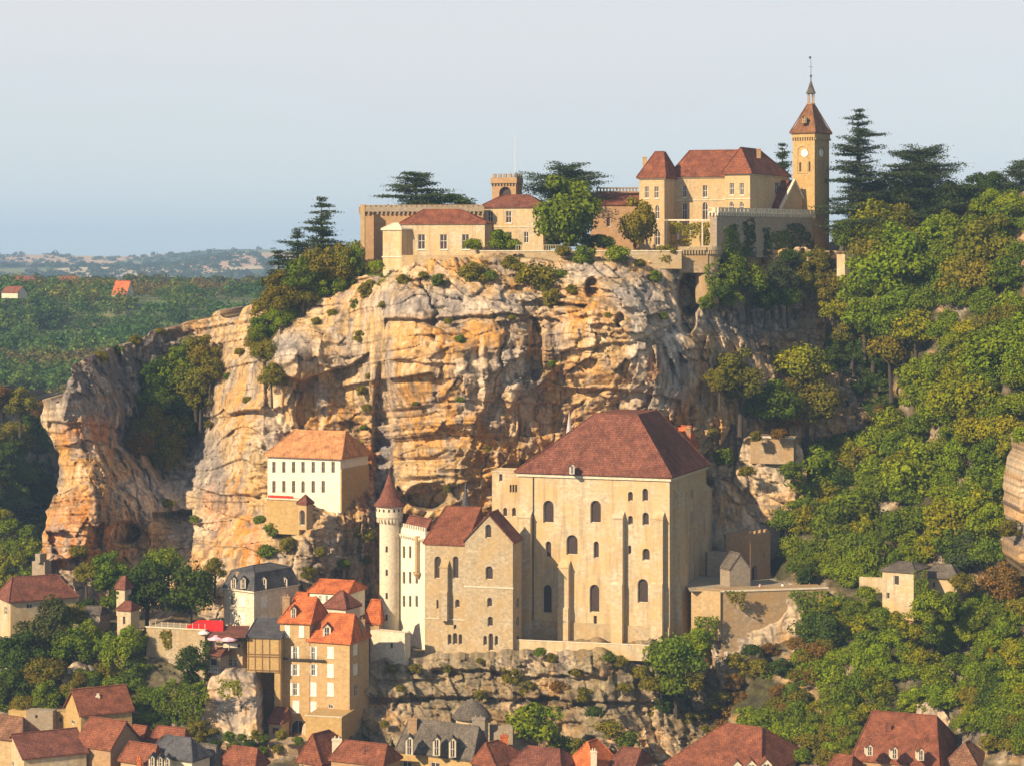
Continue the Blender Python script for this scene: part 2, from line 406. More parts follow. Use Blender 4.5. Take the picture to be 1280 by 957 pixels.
        g.add([Vector((p.x, p.y, zt-.05)) for p in (s.C, Rp, K, Lp)], [(0, 1, 2, 3)])
        return g.build(name, s.mat, s.root)
    def roof(s, axis, rise, s0=.25, s1=.75, t0=.5, t1=.5, over=.45, mat=None, th=.28, name='roof', lift=0., flare=0):
        """axis 'A'/'B': ridge direction. s along ridge, t across. s0=0,s1=1 -> gable. rise in photo px."""
        rise = rise*m_px(s.Yc); s.rise = rise; mat = mat or TILE
        fa, fb = (s.A, s.B) if axis == 'A' else (s.B, s.A)
        Ls, Lt = fa.L, fb.L; z = s.zt+lift
        def q(a, b, zz): v = s.C+fa.d*a+fb.d*b; return Vector((v.x, v.y, zz))
        g = MB(); o = over
        if s0 == 0 and s1 == 1:
            s.gable = ('B' if axis == 'A' else 'A', rise)
            k = o*rise/(Lt/2)
            g.prism([q(-o, -o, z-k), q(Ls+o, -o, z-k), q(Ls+o, Lt/2, z+rise), q(-o, Lt/2, z+rise)], (0, 0, th))
            g.prism([q(-o, Lt+o, z-k), q(-o, Lt/2, z+rise), q(Ls+o, Lt/2, z+rise), q(Ls+o, Lt+o, z-k)], (0, 0, th))
            g.tube(q(-o, Lt/2, z+rise+th), q(Ls+o, Lt/2, z+rise+th), .18, .18, 6)
        else:
            E = [q(-o, -o, z), q(Ls+o, -o, z), q(Ls+o, Lt+o, z), q(-o, Lt+o, z)]
            T = [q(Ls*s0, Lt*t0, z+rise), q(Ls*s1, Lt*t0, z+rise), q(Ls*s1, Lt*t1, z+rise), q(Ls*s0, Lt*t1, z+rise)]
            D = [p-Vector((0, 0, th)) for p in E]
            if flare:
                M = [E[i].lerp(T[i], .3)-Vector((0, 0, rise*flare)) for i in range(4)]
                g.add(E+M+T+D, [(i, (i+1) % 4, 4+(i+1) % 4, 4+i) for i in range(4)]+[(4+i, 4+(i+1) % 4, 8+(i+1) % 4, 8+i) for i in range(4)]+[(8, 9, 10, 11), (15, 14, 13, 12)]+[(12+i, 12+(i+1) % 4, (i+1) % 4, i) for i in range(4)])
            else:
                g.add(E+T+D, [(i, (i+1) % 4, 4+(i+1) % 4, 4+i) for i in range(4)]+[(4, 5, 6, 7), (11, 10, 9, 8)]+[(8+i, 8+(i+1) % 4, (i+1) % 4, i) for i in range(4)])
            for i in range(4): g.tube(E[i]+Vector((0, 0, .03)), T[i]+Vector((0, 0, .05)), .13, .13, 5)
            if (T[0]-T[1]).length > .1: g.tube(T[0], T[1], .15, .15, 5)
        s.roofo = g.build(name, mat, s.root); return s.roofo
def chimney(parent, px0, px1, py0, py1, Y, mat=None, pot=True):
    a = P(px0, py1, Y); b = P(px1, py0, Y); w_ = b.x-a.x; h = b.z-a.z; d = max(w_*.6, .6)
    g = MB(); g.box(a, (w_, 0, 0), (0, d, 0), (0, 0, h)); g.box(a+Vector((-.1, -.1, h-.3)), (w_+.2, 0, 0), (0, d+.2, 0), (0, 0, .18))
    if pot:
        for k in (.3, .7): g.lathe(a+Vector((w_*k, d/2, h)), [(.14, -.05), (.12, .4), (0.0, .4)], 8)
    return g.build('chimney', mat or W_BROWN, parent)
def dormer(root, px0, px1, py0, py1, Y, roofm, wallm, dep=1.6):
    """little gabled window house standing out of a roof slope; py0 = apex row, py1 = sill row"""
    a = P(px0, py1, Y); b = P(px1, py0, Y); w_ = b.x-a.x; h = b.z-a.z; e = h-w_*.5
    g = MB(); y = a.y
    def q(u, v, zz): return Vector((a.x+u, y+v, a.z+zz))
    g.add([q(0, 0, 0), q(w_, 0, 0), q(w_, 0, e), q(w_/2, 0, h), q(0, 0, e), q(0, dep, 0), q(w_, dep, 0), q(w_, dep, e), q(w_/2, dep, h), q(0, dep, e)],
          [(0, 1, 2, 3, 4), (0, 4, 9, 5), (1, 6, 7, 2)])
    o = g.build('dormer', wallm, root)
    g = MB(); k = .18
    g.prism([q(-k, -k, e-k), q(w_/2, -k, h), q(w_/2, dep, h), q(-k, dep, e-k)], (0, 0, .12)); g.prism([q(w_+k, -k, e-k), q(w_+k, dep, e-k), q(w_/2, dep, h), q(w_/2, -k, h)], (0, 0, .12))
    g.build('roof', roofm, o)
    g = MB(); g.box(q(w_*.25, -.04, .15), (w_*.5, 0, 0), (0, .03, 0), (0, 0, e-.1)); g.build('pane', GLASS, o)
    g = MB(); g.box(q(w_*.5-.04, -.08, .15), (.08, 0, 0), (0, .03, 0), (0, 0, e-.1)); g.box(q(w_*.25, -.08, e*.5), (w_*.5, 0, 0), (0, .03, 0), (0, 0, .07)); g.build('frame', WHITE, o)
    return o
def crenels(g, p, d, n, L, z, mw, gap, h, th):
    """merlons on top of a wall line from p along unit d"""
    k = max(1, int(round(L/(mw+gap)))); st = L/k
    for i in range(k): g.box(Vector((p.x, p.y, z))+d*(i*st)-n*th, d*(st*mw/(mw+gap)), n*th, (0, 0, h))
def corbels(g, f, z, L, sp, size, out):
    k = max(1, int(L/sp))
    for i in range(k+1): g.box(f.pt(i*L/k-size/2, z, .002), f.d*size, f.n*out, (0, 0, size*1.6))
# ------------------------------------------------------------------ terrain
def sstep(a, b, x): t = np.clip((x-a)/(b-a), 0, 1); return t*t*(3-2*t)
def ground_h(x, y):
    """height of the land (world metres)"""
    x = np.asarray(x, float); y = np.asarray(y, float)
    near = np.interp(y, [0, 300, 372, 400, 445, 480, 520, 560, 620, 1000, 1300, 1700, 2300, 3200, 4200, 5200, 6200, 7500, 9500, 12000],
                     [-106, -106, -101, -100, -98, -86, -88, -97, -93, -53, -24, -24, -36, -60, -42, -14, 4, -12, -60, -110])
    hump = sstep(2400, 3600, y)*(fbm(x/900, y/900, 0*x, 3, 5)*34)
    fold = sstep(600, 700, y)*(1-sstep(1100, 1400, y))*fbm(x/110, y/160, 0*x, 3, 9)*16
    right = 42*np.exp(-((x/np.maximum(y, 1)+.118)/.035)**2)*np.exp(-((y-5300)/1100)**2)
    z = near+hump+fold+right
    rs = sstep(-20, 25, x-(0.125*y))*sstep(500, 640, y)*70    # right-hand slope climbs
    z = z+rs*(1-sstep(760, 900, y))
    plat = sstep(0, 14, x+0.088*y-2)*sstep(505, 530, y)*(1-sstep(900, 1300, y))
    z = z*(1-plat)+plat*(-6+2.0*np.clip(x/40, 0, 3))
    return CZ+z
def grid_sheet(name, X, Y, Z, mat, kind='structure', col=None):
    h, w_ = X.shape
    co = np.stack([X, Y, Z], -1).reshape(-1, 3)
    i = np.arange((h-1)*(w_-1)); r = i//(w_-1)*w_+i % (w_-1)
    quads = np.stack([r, r+1, r+w_+1, r+w_], -1)
    return np_mesh(name, co, quads, mat, kind, col)
def np_mesh(name, co, quads, mat, kind=None, col=None, smooth=False, link=True):
    me = bpy.data.meshes.new(name); nv = len(co); nf = len(quads); k = quads.shape[1]
    me.vertices.add(nv); me.vertices.foreach_set('co', np.ascontiguousarray(co, dtype=np.float32).ravel())
    me.loops.add(nf*k); me.loops.foreach_set('vertex_index', quads.astype(np.int32).ravel())
    me.polygons.add(nf); me.polygons.foreach_set('loop_start', np.arange(nf, dtype=np.int32)*k)
    if col is not None:
        a = me.color_attributes.new('col', 'FLOAT_COLOR', 'POINT')
        a.data.foreach_set('color', np.concatenate([col, np.ones((nv, 1))], 1).astype(np.float32).ravel())
    me.update(calc_edges=True); me.validate()
    me.materials.append(mat)
    if smooth: me.shade_smooth()
    if not link: return me
    o = bpy.data.objects.new(name, me); COL.objects.link(o)
    if kind: o['kind'] = kind
    return o
# ground sheet materials: grass / dry field patches; woods are separate stuff
def groundmat():
    m, t, b = newmat('ground'); L = t.links.new
    tc = nn(t, 'TexCoord'); n = nn(t, 'TexNoise', Scale=.05, Detail=6.0); L(tc.outputs['Object'], n.inputs[0])
    n2 = nn(t, 'TexNoise', Scale=.6, Detail=5.0); L(tc.outputs['Object'], n2.inputs[0])
    mp = nn(t, 'Mapping'); mp.inputs['Scale'].default_value = (1, .45, 1); L(tc.outputs['Object'], mp.inputs[0])
    sy = nn(t, 'SeparateXYZ'); L(tc.outputs['Object'], sy.inputs[0]); m2 = nn(t, 'MapRange'); m2.inputs[1].default_value = 750; m2.inputs[2].default_value = 1100; L(sy.outputs[1], m2.inputs[0])
    v = nn(t, 'TexVoronoi', Scale=.0042); L(mp.outputs[0], v.inputs[0])
    near = ramp(t, n.outputs[0], [(.35, (.035, .05, .012)), (.6, (.09, .085, .03))])
    near = mixc(t, .5, near, ramp(t, n2.outputs[0], [(.3, (.02, .03, .01)), (.7, (.15, .12, .06))]))
    near = mixc(t, m2.outputs[0], near, ramp(t, n.outputs[0], [(.4, (.08, .12, .03)), (.6, (.16, .17, .06))]))
    sp = nn(t, 'SeparateColor'); L(v.outputs['Color'], sp.inputs[0])
    fields = ramp(t, sp.outputs[0], [(.0, (.05, .075, .025)), (.34, (.06, .08, .03)), (.36, (.42, .27, .15)), (.62, (.50, .33, .19)), (.64, (.14, .15, .05)), (.8, (.17, .16, .06)), (.82, (.46, .36, .22))])
    fields.node.color_ramp.interpolation = 'CONSTANT'
    sx = nn(t, 'SeparateXYZ'); L(tc.outputs['Object'], sx.inputs[0])
    mr = nn(t, 'MapRange'); mr.inputs[1].default_value = 1500; mr.inputs[2].default_value = 1900; L(sx.outputs[1], mr.inputs[0])
    x = mixc(t, mr.outputs[0], near, fields); L(x, b.inputs['Base Color']); return m
GM = groundmat()
ys = np.concatenate([np.arange(150, 640, 7), np.arange(640, 1400, 16), np.arange(1400, 3000, 50), np.geomspace(3000, 12000, 90)])
us = np.linspace(-1, 1, 241)
U_, Y_ = np.meshgrid(us, ys); X_ = U_*(120+.55*Y_)
grid_sheet('ground', X_, Y_, ground_h(X_, Y_), GM)

# ---- rock sheets
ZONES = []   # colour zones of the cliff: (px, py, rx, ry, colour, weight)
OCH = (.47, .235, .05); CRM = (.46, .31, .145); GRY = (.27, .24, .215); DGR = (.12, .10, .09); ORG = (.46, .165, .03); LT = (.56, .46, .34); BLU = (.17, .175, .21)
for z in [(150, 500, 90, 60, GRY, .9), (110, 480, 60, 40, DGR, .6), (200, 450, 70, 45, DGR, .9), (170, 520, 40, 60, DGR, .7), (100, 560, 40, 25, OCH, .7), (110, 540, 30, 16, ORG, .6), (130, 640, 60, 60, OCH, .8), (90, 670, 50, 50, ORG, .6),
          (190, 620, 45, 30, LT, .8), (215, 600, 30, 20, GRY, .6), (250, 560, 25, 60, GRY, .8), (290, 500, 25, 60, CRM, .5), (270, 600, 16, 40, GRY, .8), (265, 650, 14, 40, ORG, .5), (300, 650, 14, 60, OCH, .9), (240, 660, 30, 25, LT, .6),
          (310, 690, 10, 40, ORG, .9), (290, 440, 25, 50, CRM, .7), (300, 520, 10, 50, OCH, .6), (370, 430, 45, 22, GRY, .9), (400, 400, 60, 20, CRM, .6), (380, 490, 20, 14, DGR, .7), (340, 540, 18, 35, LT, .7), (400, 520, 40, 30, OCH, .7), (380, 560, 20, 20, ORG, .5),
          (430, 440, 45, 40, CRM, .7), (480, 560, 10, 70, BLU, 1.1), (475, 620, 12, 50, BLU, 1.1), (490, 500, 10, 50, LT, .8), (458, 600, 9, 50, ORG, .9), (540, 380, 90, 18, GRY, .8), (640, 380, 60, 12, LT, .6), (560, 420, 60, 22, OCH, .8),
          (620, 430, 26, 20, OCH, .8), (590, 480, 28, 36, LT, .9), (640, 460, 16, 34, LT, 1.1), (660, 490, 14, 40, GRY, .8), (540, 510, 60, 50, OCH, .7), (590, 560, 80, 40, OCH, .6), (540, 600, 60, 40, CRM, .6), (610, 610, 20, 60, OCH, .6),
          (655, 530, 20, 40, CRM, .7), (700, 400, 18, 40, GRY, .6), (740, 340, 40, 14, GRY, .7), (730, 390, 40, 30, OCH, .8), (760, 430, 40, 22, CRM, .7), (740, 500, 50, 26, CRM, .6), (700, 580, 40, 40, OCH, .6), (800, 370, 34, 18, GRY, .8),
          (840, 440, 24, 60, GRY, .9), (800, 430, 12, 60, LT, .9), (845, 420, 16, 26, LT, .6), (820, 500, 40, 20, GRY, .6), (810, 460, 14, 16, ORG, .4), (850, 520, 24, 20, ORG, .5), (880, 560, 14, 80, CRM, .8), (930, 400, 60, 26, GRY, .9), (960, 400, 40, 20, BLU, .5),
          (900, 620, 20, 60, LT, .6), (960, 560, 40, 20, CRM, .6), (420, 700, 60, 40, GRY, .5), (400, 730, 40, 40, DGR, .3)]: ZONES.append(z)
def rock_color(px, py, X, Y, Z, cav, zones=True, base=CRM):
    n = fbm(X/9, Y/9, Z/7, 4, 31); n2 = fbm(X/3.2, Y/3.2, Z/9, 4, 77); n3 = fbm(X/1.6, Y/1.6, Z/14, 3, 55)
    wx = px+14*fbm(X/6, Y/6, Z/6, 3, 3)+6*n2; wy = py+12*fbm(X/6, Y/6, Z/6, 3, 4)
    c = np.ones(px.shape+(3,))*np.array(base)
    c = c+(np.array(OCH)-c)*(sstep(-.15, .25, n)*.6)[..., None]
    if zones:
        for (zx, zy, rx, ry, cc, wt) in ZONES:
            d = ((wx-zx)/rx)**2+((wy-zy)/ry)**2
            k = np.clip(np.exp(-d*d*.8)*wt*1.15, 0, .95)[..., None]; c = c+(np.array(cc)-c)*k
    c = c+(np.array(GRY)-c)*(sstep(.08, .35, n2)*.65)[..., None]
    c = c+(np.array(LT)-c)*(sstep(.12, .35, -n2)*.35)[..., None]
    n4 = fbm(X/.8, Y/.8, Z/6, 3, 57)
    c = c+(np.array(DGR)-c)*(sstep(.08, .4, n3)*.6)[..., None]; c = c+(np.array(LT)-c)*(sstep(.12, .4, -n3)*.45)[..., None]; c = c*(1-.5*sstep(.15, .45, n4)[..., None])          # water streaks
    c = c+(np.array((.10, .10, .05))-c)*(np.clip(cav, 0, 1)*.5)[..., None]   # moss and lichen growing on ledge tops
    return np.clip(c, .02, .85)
def rock_smooth(X, Z, s):
    o = 0*X
    w1 = fbm(X/16, Z/16, o, 2, 11+s); w2 = fbm(X/5, Z/5, o+3, 3, 12+s)
    col = 1-np.abs(fbm(X/12+w2*.35, Z/42, o+5, 3, 13+s))*2.6           # buttress columns
    zz = Z+2.6*w1+.7*w2+X*.03
    v = zz/5.2; r = np.floor(v); u = X/8+hsh(r, o, o, 50+s)*7+w2*.35+w1*.8; c = np.floor(u)
    i = hsh(c, r, o, 51+s); tx = hsh(c, r, o, 52+s)-.5; tz = hsh(c, r, o, 53+s)-.35
    blocks = (i-.5)*2.6+(tx*(u-c-.5)+tz*(v-r-.5))*2.6
    bil = (np.abs(fbm(X/7, Z/5, o+8, 3, 61+s))*4.2-1)*1.2
    return bil+col*2.0+blocks*.8+w1*2.0
def rock_disp(X, Z, amp=1., s=0):
    """metres towards the viewer: bedded limestone broken into angular facets"""
    o = 0*X; w1 = fbm(X/16, Z/16, o, 3, 11+s); w2 = fbm(X/3, Z/3, o+3, 3, 112+s)
    S = .35*rock_smooth(X, Z, s)
    pick = fbm(X/18, Z/18, o, 2, 81+s) > .10
    H1 = worley(X/6.2+w2*.3, Z/2.7+w2*.3, 20+s); V1 = worley(X/2.8+w2*.35, Z/7.0+w2*.25, 25+s)
    a1, a2, aid, adx, adz = [np.where(pick, h_, v_) for h_, v_ in zip(H1, V1)]
    cx_ = np.where(pick, 6.2, 2.8); cz_ = np.where(pick, 2.7, 7.0)
    sp = .25+.5*sstep(-.3, .3, fbm(X/26, Z/26, o, 2, 83+s))
    S = S*(1-sp)/.35+sp*rock_smooth(X+adx*cx_, Z+adz*cz_, s)+(adx*cx_*((aid*7) % 1-.5)*.55+adz*cz_*((aid*13) % 1-.35)*.6)+(aid-.5)*.6
    g1, g2, gid, gdx, gdz = worley(X/1.9+w2*.4, Z/.95+w2*.3, 40+s)
    f = (gid-.5)*.5+gdx*((gid*7) % 1-.5)*1.1+gdz*((gid*13) % 1-.3)*1.1
    crack = -.8*np.clip(.045-(a2-a1), 0, 1)/.045*np.clip(.5+1.5*vn(X/9, Z/9, o, 44+s), 0, 1)
    fis = -2.2*np.clip(.10-np.abs(fbm(X/9+w2*.25, Z/30, o+2, 3, 33+s)), 0, 1)/.10*np.clip(vn(X/12, Z/14, o, 34+s)*1.6, 0, 1)
    zz = Z+2.2*w1+.35*w2+X*.03
    q = zz/3.1+.4*vn(zz/7, o, o, 70+s); fr = q-np.floor(q); bed = hsh(np.floor(q), o, o, 71+s)
    ledge = (bed-.5)*1.3+(.5-fr)*-.55*(.4+bed)                         # beds lean out towards their top
    q2 = zz/1.05; b2 = hsh(np.floor(q2), np.floor(X/14+w1*2), o, 73+s)
    lm = np.clip(.75+2.2*fbm(X/22, Z/16, o+6, 2, 74+s), 0.1, 1.35)
    det = fbm(X/.9, Z/.7, o, 3, 35+s)*.28
    return amp*(S+f*1.0*lm+crack+fis+(ledge*1.1+(b2-.5)*.4)*lm+det)
SHEETS = {}
def sheet(name, poly, ctrl, step, amp, back, mat=None, zones=True, base=CRM, edge=3., seed=0, extra=None, cap=(0, 0), veg=0.):
    f = tps(ctrl); xs = [p[0] for p in poly]; yy = [p[1] for p in poly]
    gx, gy = np.meshgrid(np.arange(min(xs)-4, max(xs)+4, step), np.arange(min(yy)-4, max(yy)+4, step))
    D = f(gx, gy); X = (gx-640)/F*D; Z = CZ+(HZ-gy)/F*D
    d = rock_disp(X+.75*(D-480), Z+.15*(D-480), amp, seed) if amp else 0*D
    if extra is not None: d = d+extra(gx, gy, X, Z)
    D2 = D-d; SHEETS[name] = f
    X = (gx-640)/F*D2; Z2 = CZ+(HZ-gy)/F*D2
    gz = np.gradient(d, axis=0)   # ledge tops: surface recedes going up
    cav = np.clip(gz*1.2-.25, 0, 1)
    col = rock_color(gx, gy, X, D2, Z2, cav, zones, base)
    if veg:
        vm_ = (sstep(-.35, .15, fbm(X/7, D2/7, Z2/7, 4, 91))*veg)[..., None]; vc = fbm(X/3, D2/3, Z2/3, 3, 93)[..., None]
        col = col*(1-vm_)+vm_*(np.array((.06, .055, .022))+np.array((.05, .045, .012))*vc)
    h, w_ = gx.shape
    cxm = gx[:-1, :-1]+step/2; cym = gy[:-1, :-1]+step/2
    nx = edge*fbm(cxm/9, cym/9, 0*cxm, 4, 71+seed)*2; ny = edge*fbm(cxm/9, cym/9, 0*cxm+7, 4, 72+seed)*2
    mask = inpoly(cxm+nx, cym+ny, poly)
    idx = np.arange(h*w_).reshape(h, w_)
    r, c = np.nonzero(mask)
    quads = np.stack([idx[r, c], idx[r+1, c], idx[r+1, c+1], idx[r, c+1]], -1)
    co = np.stack([X, D2, Z2], -1).reshape(-1, 3); col = col.reshape(-1, 3)
    # walls running back from every open edge
    pad = np.pad(mask, 1); m = pad[1:-1, 1:-1]; ed = []
    for sel, a, b in ((m & ~pad[:-2, 1:-1], (0, 0), (0, 1)), (m & ~pad[2:, 1:-1], (1, 1), (1, 0)), (m & ~pad[1:-1, :-2], (1, 0), (0, 0)), (m & ~pad[1:-1, 2:], (0, 1), (1, 1))):
        r, c = np.nonzero(sel); ed.append(np.stack([idx[r+a[0], c+a[1]], idx[r+b[0], c+b[1]]], -1))
    ed = np.concatenate(ed)
    for it in range(5):
        ac = np.zeros_like(co); ct = np.zeros(len(co))
        np.add.at(ac, ed[:, 0], co[ed[:, 1]]); np.add.at(ac, ed[:, 1], co[ed[:, 0]]); np.add.at(ct, ed[:, 0], 1); np.add.at(ct, ed[:, 1], 1)
        bb = ct > 0; co[bb] = co[bb]*.4+ac[bb]/ct[bb][:, None]*.6
    ub, inv = np.unique(ed, return_inverse=True); inv = inv.reshape(ed.shape)
    nb = co[ub]+np.array([cap[0], back, cap[1]]); o = len(co)
    co = np.concatenate([co, nb]); col = np.concatenate([col, col[ub]*.8])
    wq = np.stack([ed[:, 0], ed[:, 1], o+inv[:, 1], o+inv[:, 0]], -1)
    quads = np.concatenate([quads, wq])
    used, inv2 = np.unique(quads, return_inverse=True)
    return np_mesh(name, co[used], inv2.reshape(quads.shape), mat or ROCK, 'structure', col[used])
CL = [(80, 520, 478), (110, 600, 470), (90, 700, 466), (150, 640, 474), (60, 600, 486), (60, 520, 484), (100, 460, 486), (140, 450, 506), (190, 430, 516), (250, 410, 522), (160, 500, 502), (150, 560, 494), (200, 500, 518), (230, 520, 522),
      (240, 560, 514), (200, 580, 505), (180, 620, 490), (160, 700, 480), (230, 640, 495), (60, 800, 470), (160, 800, 462), (285, 400, 512), (290, 460, 506), (255, 600, 498), (300, 550, 488), (330, 480, 492), (330, 600, 482), (340, 420, 498), (400, 390, 494), (360, 440, 483),
      (385, 490, 489), (400, 530, 490), (430, 470, 488), (455, 420, 485), (448, 625, 475), (425, 668, 469), (460, 590, 486), (475, 520, 486), (500, 450, 470), (500, 380, 474), (560, 400, 470), (600, 400, 467), (550, 550, 471), (600, 600, 473), (650, 400, 468), (690, 400, 471), (680, 500, 474),
      (720, 400, 466), (780, 370, 470), (780, 450, 463), (820, 430, 466), (862, 360, 486), (850, 460, 470), (880, 520, 476), (880, 600, 482), (900, 660, 488), (700, 700, 484), (500, 700, 486), (370, 690, 465), (300, 700, 470), (935, 400, 498), (1000, 410, 508), (940, 560, 485),
      (1000, 600, 492), (480, 320, 488), (700, 320, 484), (900, 320, 495), (1040, 320, 506), (300, 900, 452), (600, 800, 480), (600, 900, 478), (900, 760, 470), (1000, 760, 470), (900, 900, 450), (420, 350, 500), (350, 370, 505)]
polyA = [(40, 1000), (40, 760), (43, 706), (54, 678), (58, 640), (75, 600), (74, 565), (61, 545), (52, 522), (52, 500), (66, 497), (72, 510), (82, 486), (92, 455), (118, 442), (140, 434), (166, 430), (172, 424), (200, 412), (235, 402), (262, 399), (272, 386), (282, 400), (296, 402), (306, 386),
         (318, 378), (350, 358), (380, 350), (420, 345), (455, 345), (480, 346), (505, 334), (545, 324), (600, 318), (700, 316), (800, 314), (900, 314), (1000, 310), (1060, 318), (1110, 330), (1110, 1000)]
def cliff_extra(gx, gy, X, Z):
    d = 0*gx
    def band(pts, wdt, dep, below=True):
        xs_ = [p[0] for p in pts]; yv = np.interp(gx, xs_, [p[1] for p in pts])+3*fbm(gx/14, gy*0, gx*0, 3, 6)
        inside = (gx > xs_[0]) & (gx < xs_[-1]); tt = gy-yv
        return np.where(inside, -dep*sstep(-1.5, 1.5, tt)*np.exp(-np.maximum(tt, 0)/wdt), 0)
    d += band([(480, 400), (560, 397), (640, 392), (700, 400)], 9, 3.)      # long ledge under the castle
    d += band([(330, 470), (380, 475), (440, 455), (462, 440)], 30, 4.)     # overhang above the white building
    d += band([(560, 500), (700, 505)], 6, 1.6); d += band([(530, 540), (660, 548)], 5, 1.6); d += band([(480, 450), (570, 455)], 6, 1.5)
    d += band([(700, 483), (800, 490), (850, 500)], 12, 2.6); d += band([(700, 440), (800, 425), (860, 395)], 8, 2.)
    d += band([(600, 590), (640, 580), (700, 585)], 8, 2.); d += band([(500, 620), (600, 600)], 8, 2.); d += band([(60, 525), (150, 535)], 10, 2.)
    d += band([(190, 640), (240, 636)], 30, 8.); d += band([(60, 700), (140, 690)], 60, 5.)
    def hole(cx, cy, rx, ry, dep): return -dep*sstep(1.15, .8, np.sqrt(((gx-cx)/rx)**2+((gy-cy)/ry)**2))
    d += hole(740, 360, 9, 13, 4)+hole(861, 368, 14, 27, 9)+hole(860, 400, 10, 16, 5)+hole(155, 665, 20, 14, 7)+hole(535, 620, 26, 16, 6)+hole(775, 400, 6, 9, 3)
    d += hole(478, 560, 12, 110, 3.5)+hole(670, 440, 9, 40, 3)
    return d
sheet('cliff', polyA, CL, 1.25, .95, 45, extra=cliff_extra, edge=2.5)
# bluff that carries the sanctuaries
polyD = [(372, 1000), (378, 905), (430, 893), (448, 850), (455, 836), (480, 826), (560, 822), (640, 818), (700, 818), (820, 806), (880, 800), (905, 770), (915, 1000)]
DL = [(380, 900, 428), (450, 860, 432), (480, 835, 436), (600, 825, 434), (700, 822, 434), (800, 812, 434), (860, 810, 440), (450, 950, 424), (600, 900, 430), (600, 950, 424), (750, 950, 424), (800, 870, 430), (870, 870, 440), (890, 800, 446), (900, 950, 428), (700, 870, 431)]
def bluff_extra(gx, gy, X, Z):
    d = 0*gx
    for (x0, x1, y, dep, wd) in ((440, 700, 872, 3.5, 8), (540, 640, 838, 3., 12), (640, 760, 845, 2., 8), (700, 860, 876, 2.5, 8), (470, 560, 850, 1.5, 6)):
        yv = y+4*fbm(gx/20, gx*0, gx*0, 3, 8); tt = gy-yv; d += np.where((gx > x0) & (gx < x1), -dep*sstep(-1.5, 1.5, tt)*np.exp(-np.maximum(tt, 0)/wd), 0)
    return d
sheet('rock_bluff', polyD, DL, 1.25, .8, 45, zones=False, base=(.44, .33, .20), seed=3, extra=bluff_extra, edge=2.5, veg=.55)
# hillside at the right
HL = [(1040, 320, 507), (1160, 255, 520), (1300, 240, 505), (1000, 420, 506), (1100, 430, 500), (1090, 520, 506), (1300, 400, 462), (1060, 600, 484), (1200, 500, 466), (1300, 550, 440), (1000, 690, 468), (1150, 690, 452), (1300, 700, 428), (1000, 736, 452), (1150, 738, 446), (1300, 740, 424), (900, 745, 460),
      (1000, 840, 432), (1150, 850, 417), (1170, 905, 412), (1300, 850, 402), (1000, 950, 404), (1300, 950, 384), (900, 900, 430), (880, 700, 470)]
polyH = [(895, 1000), (930, 830), (960, 745), (985, 700), (1010, 640), (1020, 560), (1030, 450), (1045, 330), (1065, 300), (1110, 270), (1180, 245), (1340, 235), (1340, 1000)]
sheet('hillside', polyH, HL, 3.0, .7, 40, zones=False, base=(.20, .155, .09), seed=7, edge=4, veg=1.)
# foreground left slope with rock outcrops
SL = [(0, 760, 462), (60, 770, 456), (120, 790, 450), (200, 800, 440), (280, 800, 446), (380, 820, 440), (100, 840, 432), (0, 850, 440), (200, 880, 422), (285, 880, 426), (335, 850, 440), (335, 900, 437), (380, 870, 440), (400, 912, 431), (0, 930, 412), (200, 940, 408), (380, 950, 408), (-40, 950, 410)]
polyS = [(-40, 1000), (-40, 790), (20, 765), (90, 775), (180, 785), (250, 800), (290, 792), (390, 800), (440, 800), (440, 1000)]
sheet('rocky_slope', polyS, SL, 2.0, .7, 40, zones=False, base=(.42, .33, .21), seed=9, edge=3, veg=.85)
# rock at the right edge
RL = [(1292, 570, 418), (1270, 640, 414), (1270, 700, 412), (1340, 560, 410), (1340, 700, 404), (1255, 720, 418)]
sheet('rock_outcrop', [(1279, 715), (1272, 690), (1280, 660), (1271, 620), (1280, 590), (1283, 566), (1285, 545), (1340, 540), (1340, 730)], RL, 1.4, 1.0, 14, zones=False, base=(.46, .36, .24), seed=21, veg=.2)
for nm, pg, lst in (('stone_ledge', [(915, 640), (922, 580), (930, 548), (950, 543), (990, 546), (1002, 560), (1010, 600), (1000, 650), (950, 655)], [(930, 560, 482), (990, 560, 482), (960, 590, 480), (960, 640, 477)]),
               ('rock_face', [(884, 700), (882, 640), (895, 600), (915, 605), (935, 640), (952, 660), (962, 680), (925, 700)], [(890, 620, 474), (930, 640, 474), (900, 690, 471)]),
               ('rock_face', [(900, 860), (890, 800), (900, 745), (1000, 742), (1015, 800), (1000, 850), (960, 870)], [(900, 760, 446), (1000, 760, 443), (950, 840, 440)]),
               ('rock_spur', [(1143, 906), (1148, 880), (1168, 874), (1182, 890), (1196, 915), (1215, 940), (1180, 945)], [(1150, 890, 411), (1190, 900, 411), (1190, 940, 408)]),
               ('rock_spur', [(252, 935), (256, 880), (262, 845), (290, 838), (318, 842), (322, 930)], [(256, 890, 420), (310, 870, 422), (290, 930, 416)]),
               ('rock_spur', [(76, 880), (76, 845), (90, 828), (112, 832), (124, 850), (118, 880)], [(80, 850, 428), (120, 850, 430), (100, 870, 426)]),
               ('rock_spur', [(205, 935), (212, 880), (240, 872), (255, 900), (250, 935)], [(215, 890, 418), (245, 890, 419), (230, 930, 414)])):
    sheet(nm, pg, lst, 1.4, .5, 12, zones=False, base=(.52, .40, .26) if nm != 'rock_face' else (.40, .31, .2), seed=len(SHEETS), edge=2)

sheet('shaded_spur', [(-60, 498), (0, 502), (30, 508), (58, 520), (84, 540), (90, 665), (-60, 660)], [(-60, 520, 600), (85, 520, 720), (-60, 650, 585), (85, 650, 700), (10, 580, 655)], 2.0, 1.0, 60, zones=False, base=(.24, .22, .2), seed=15, edge=4, veg=.7)
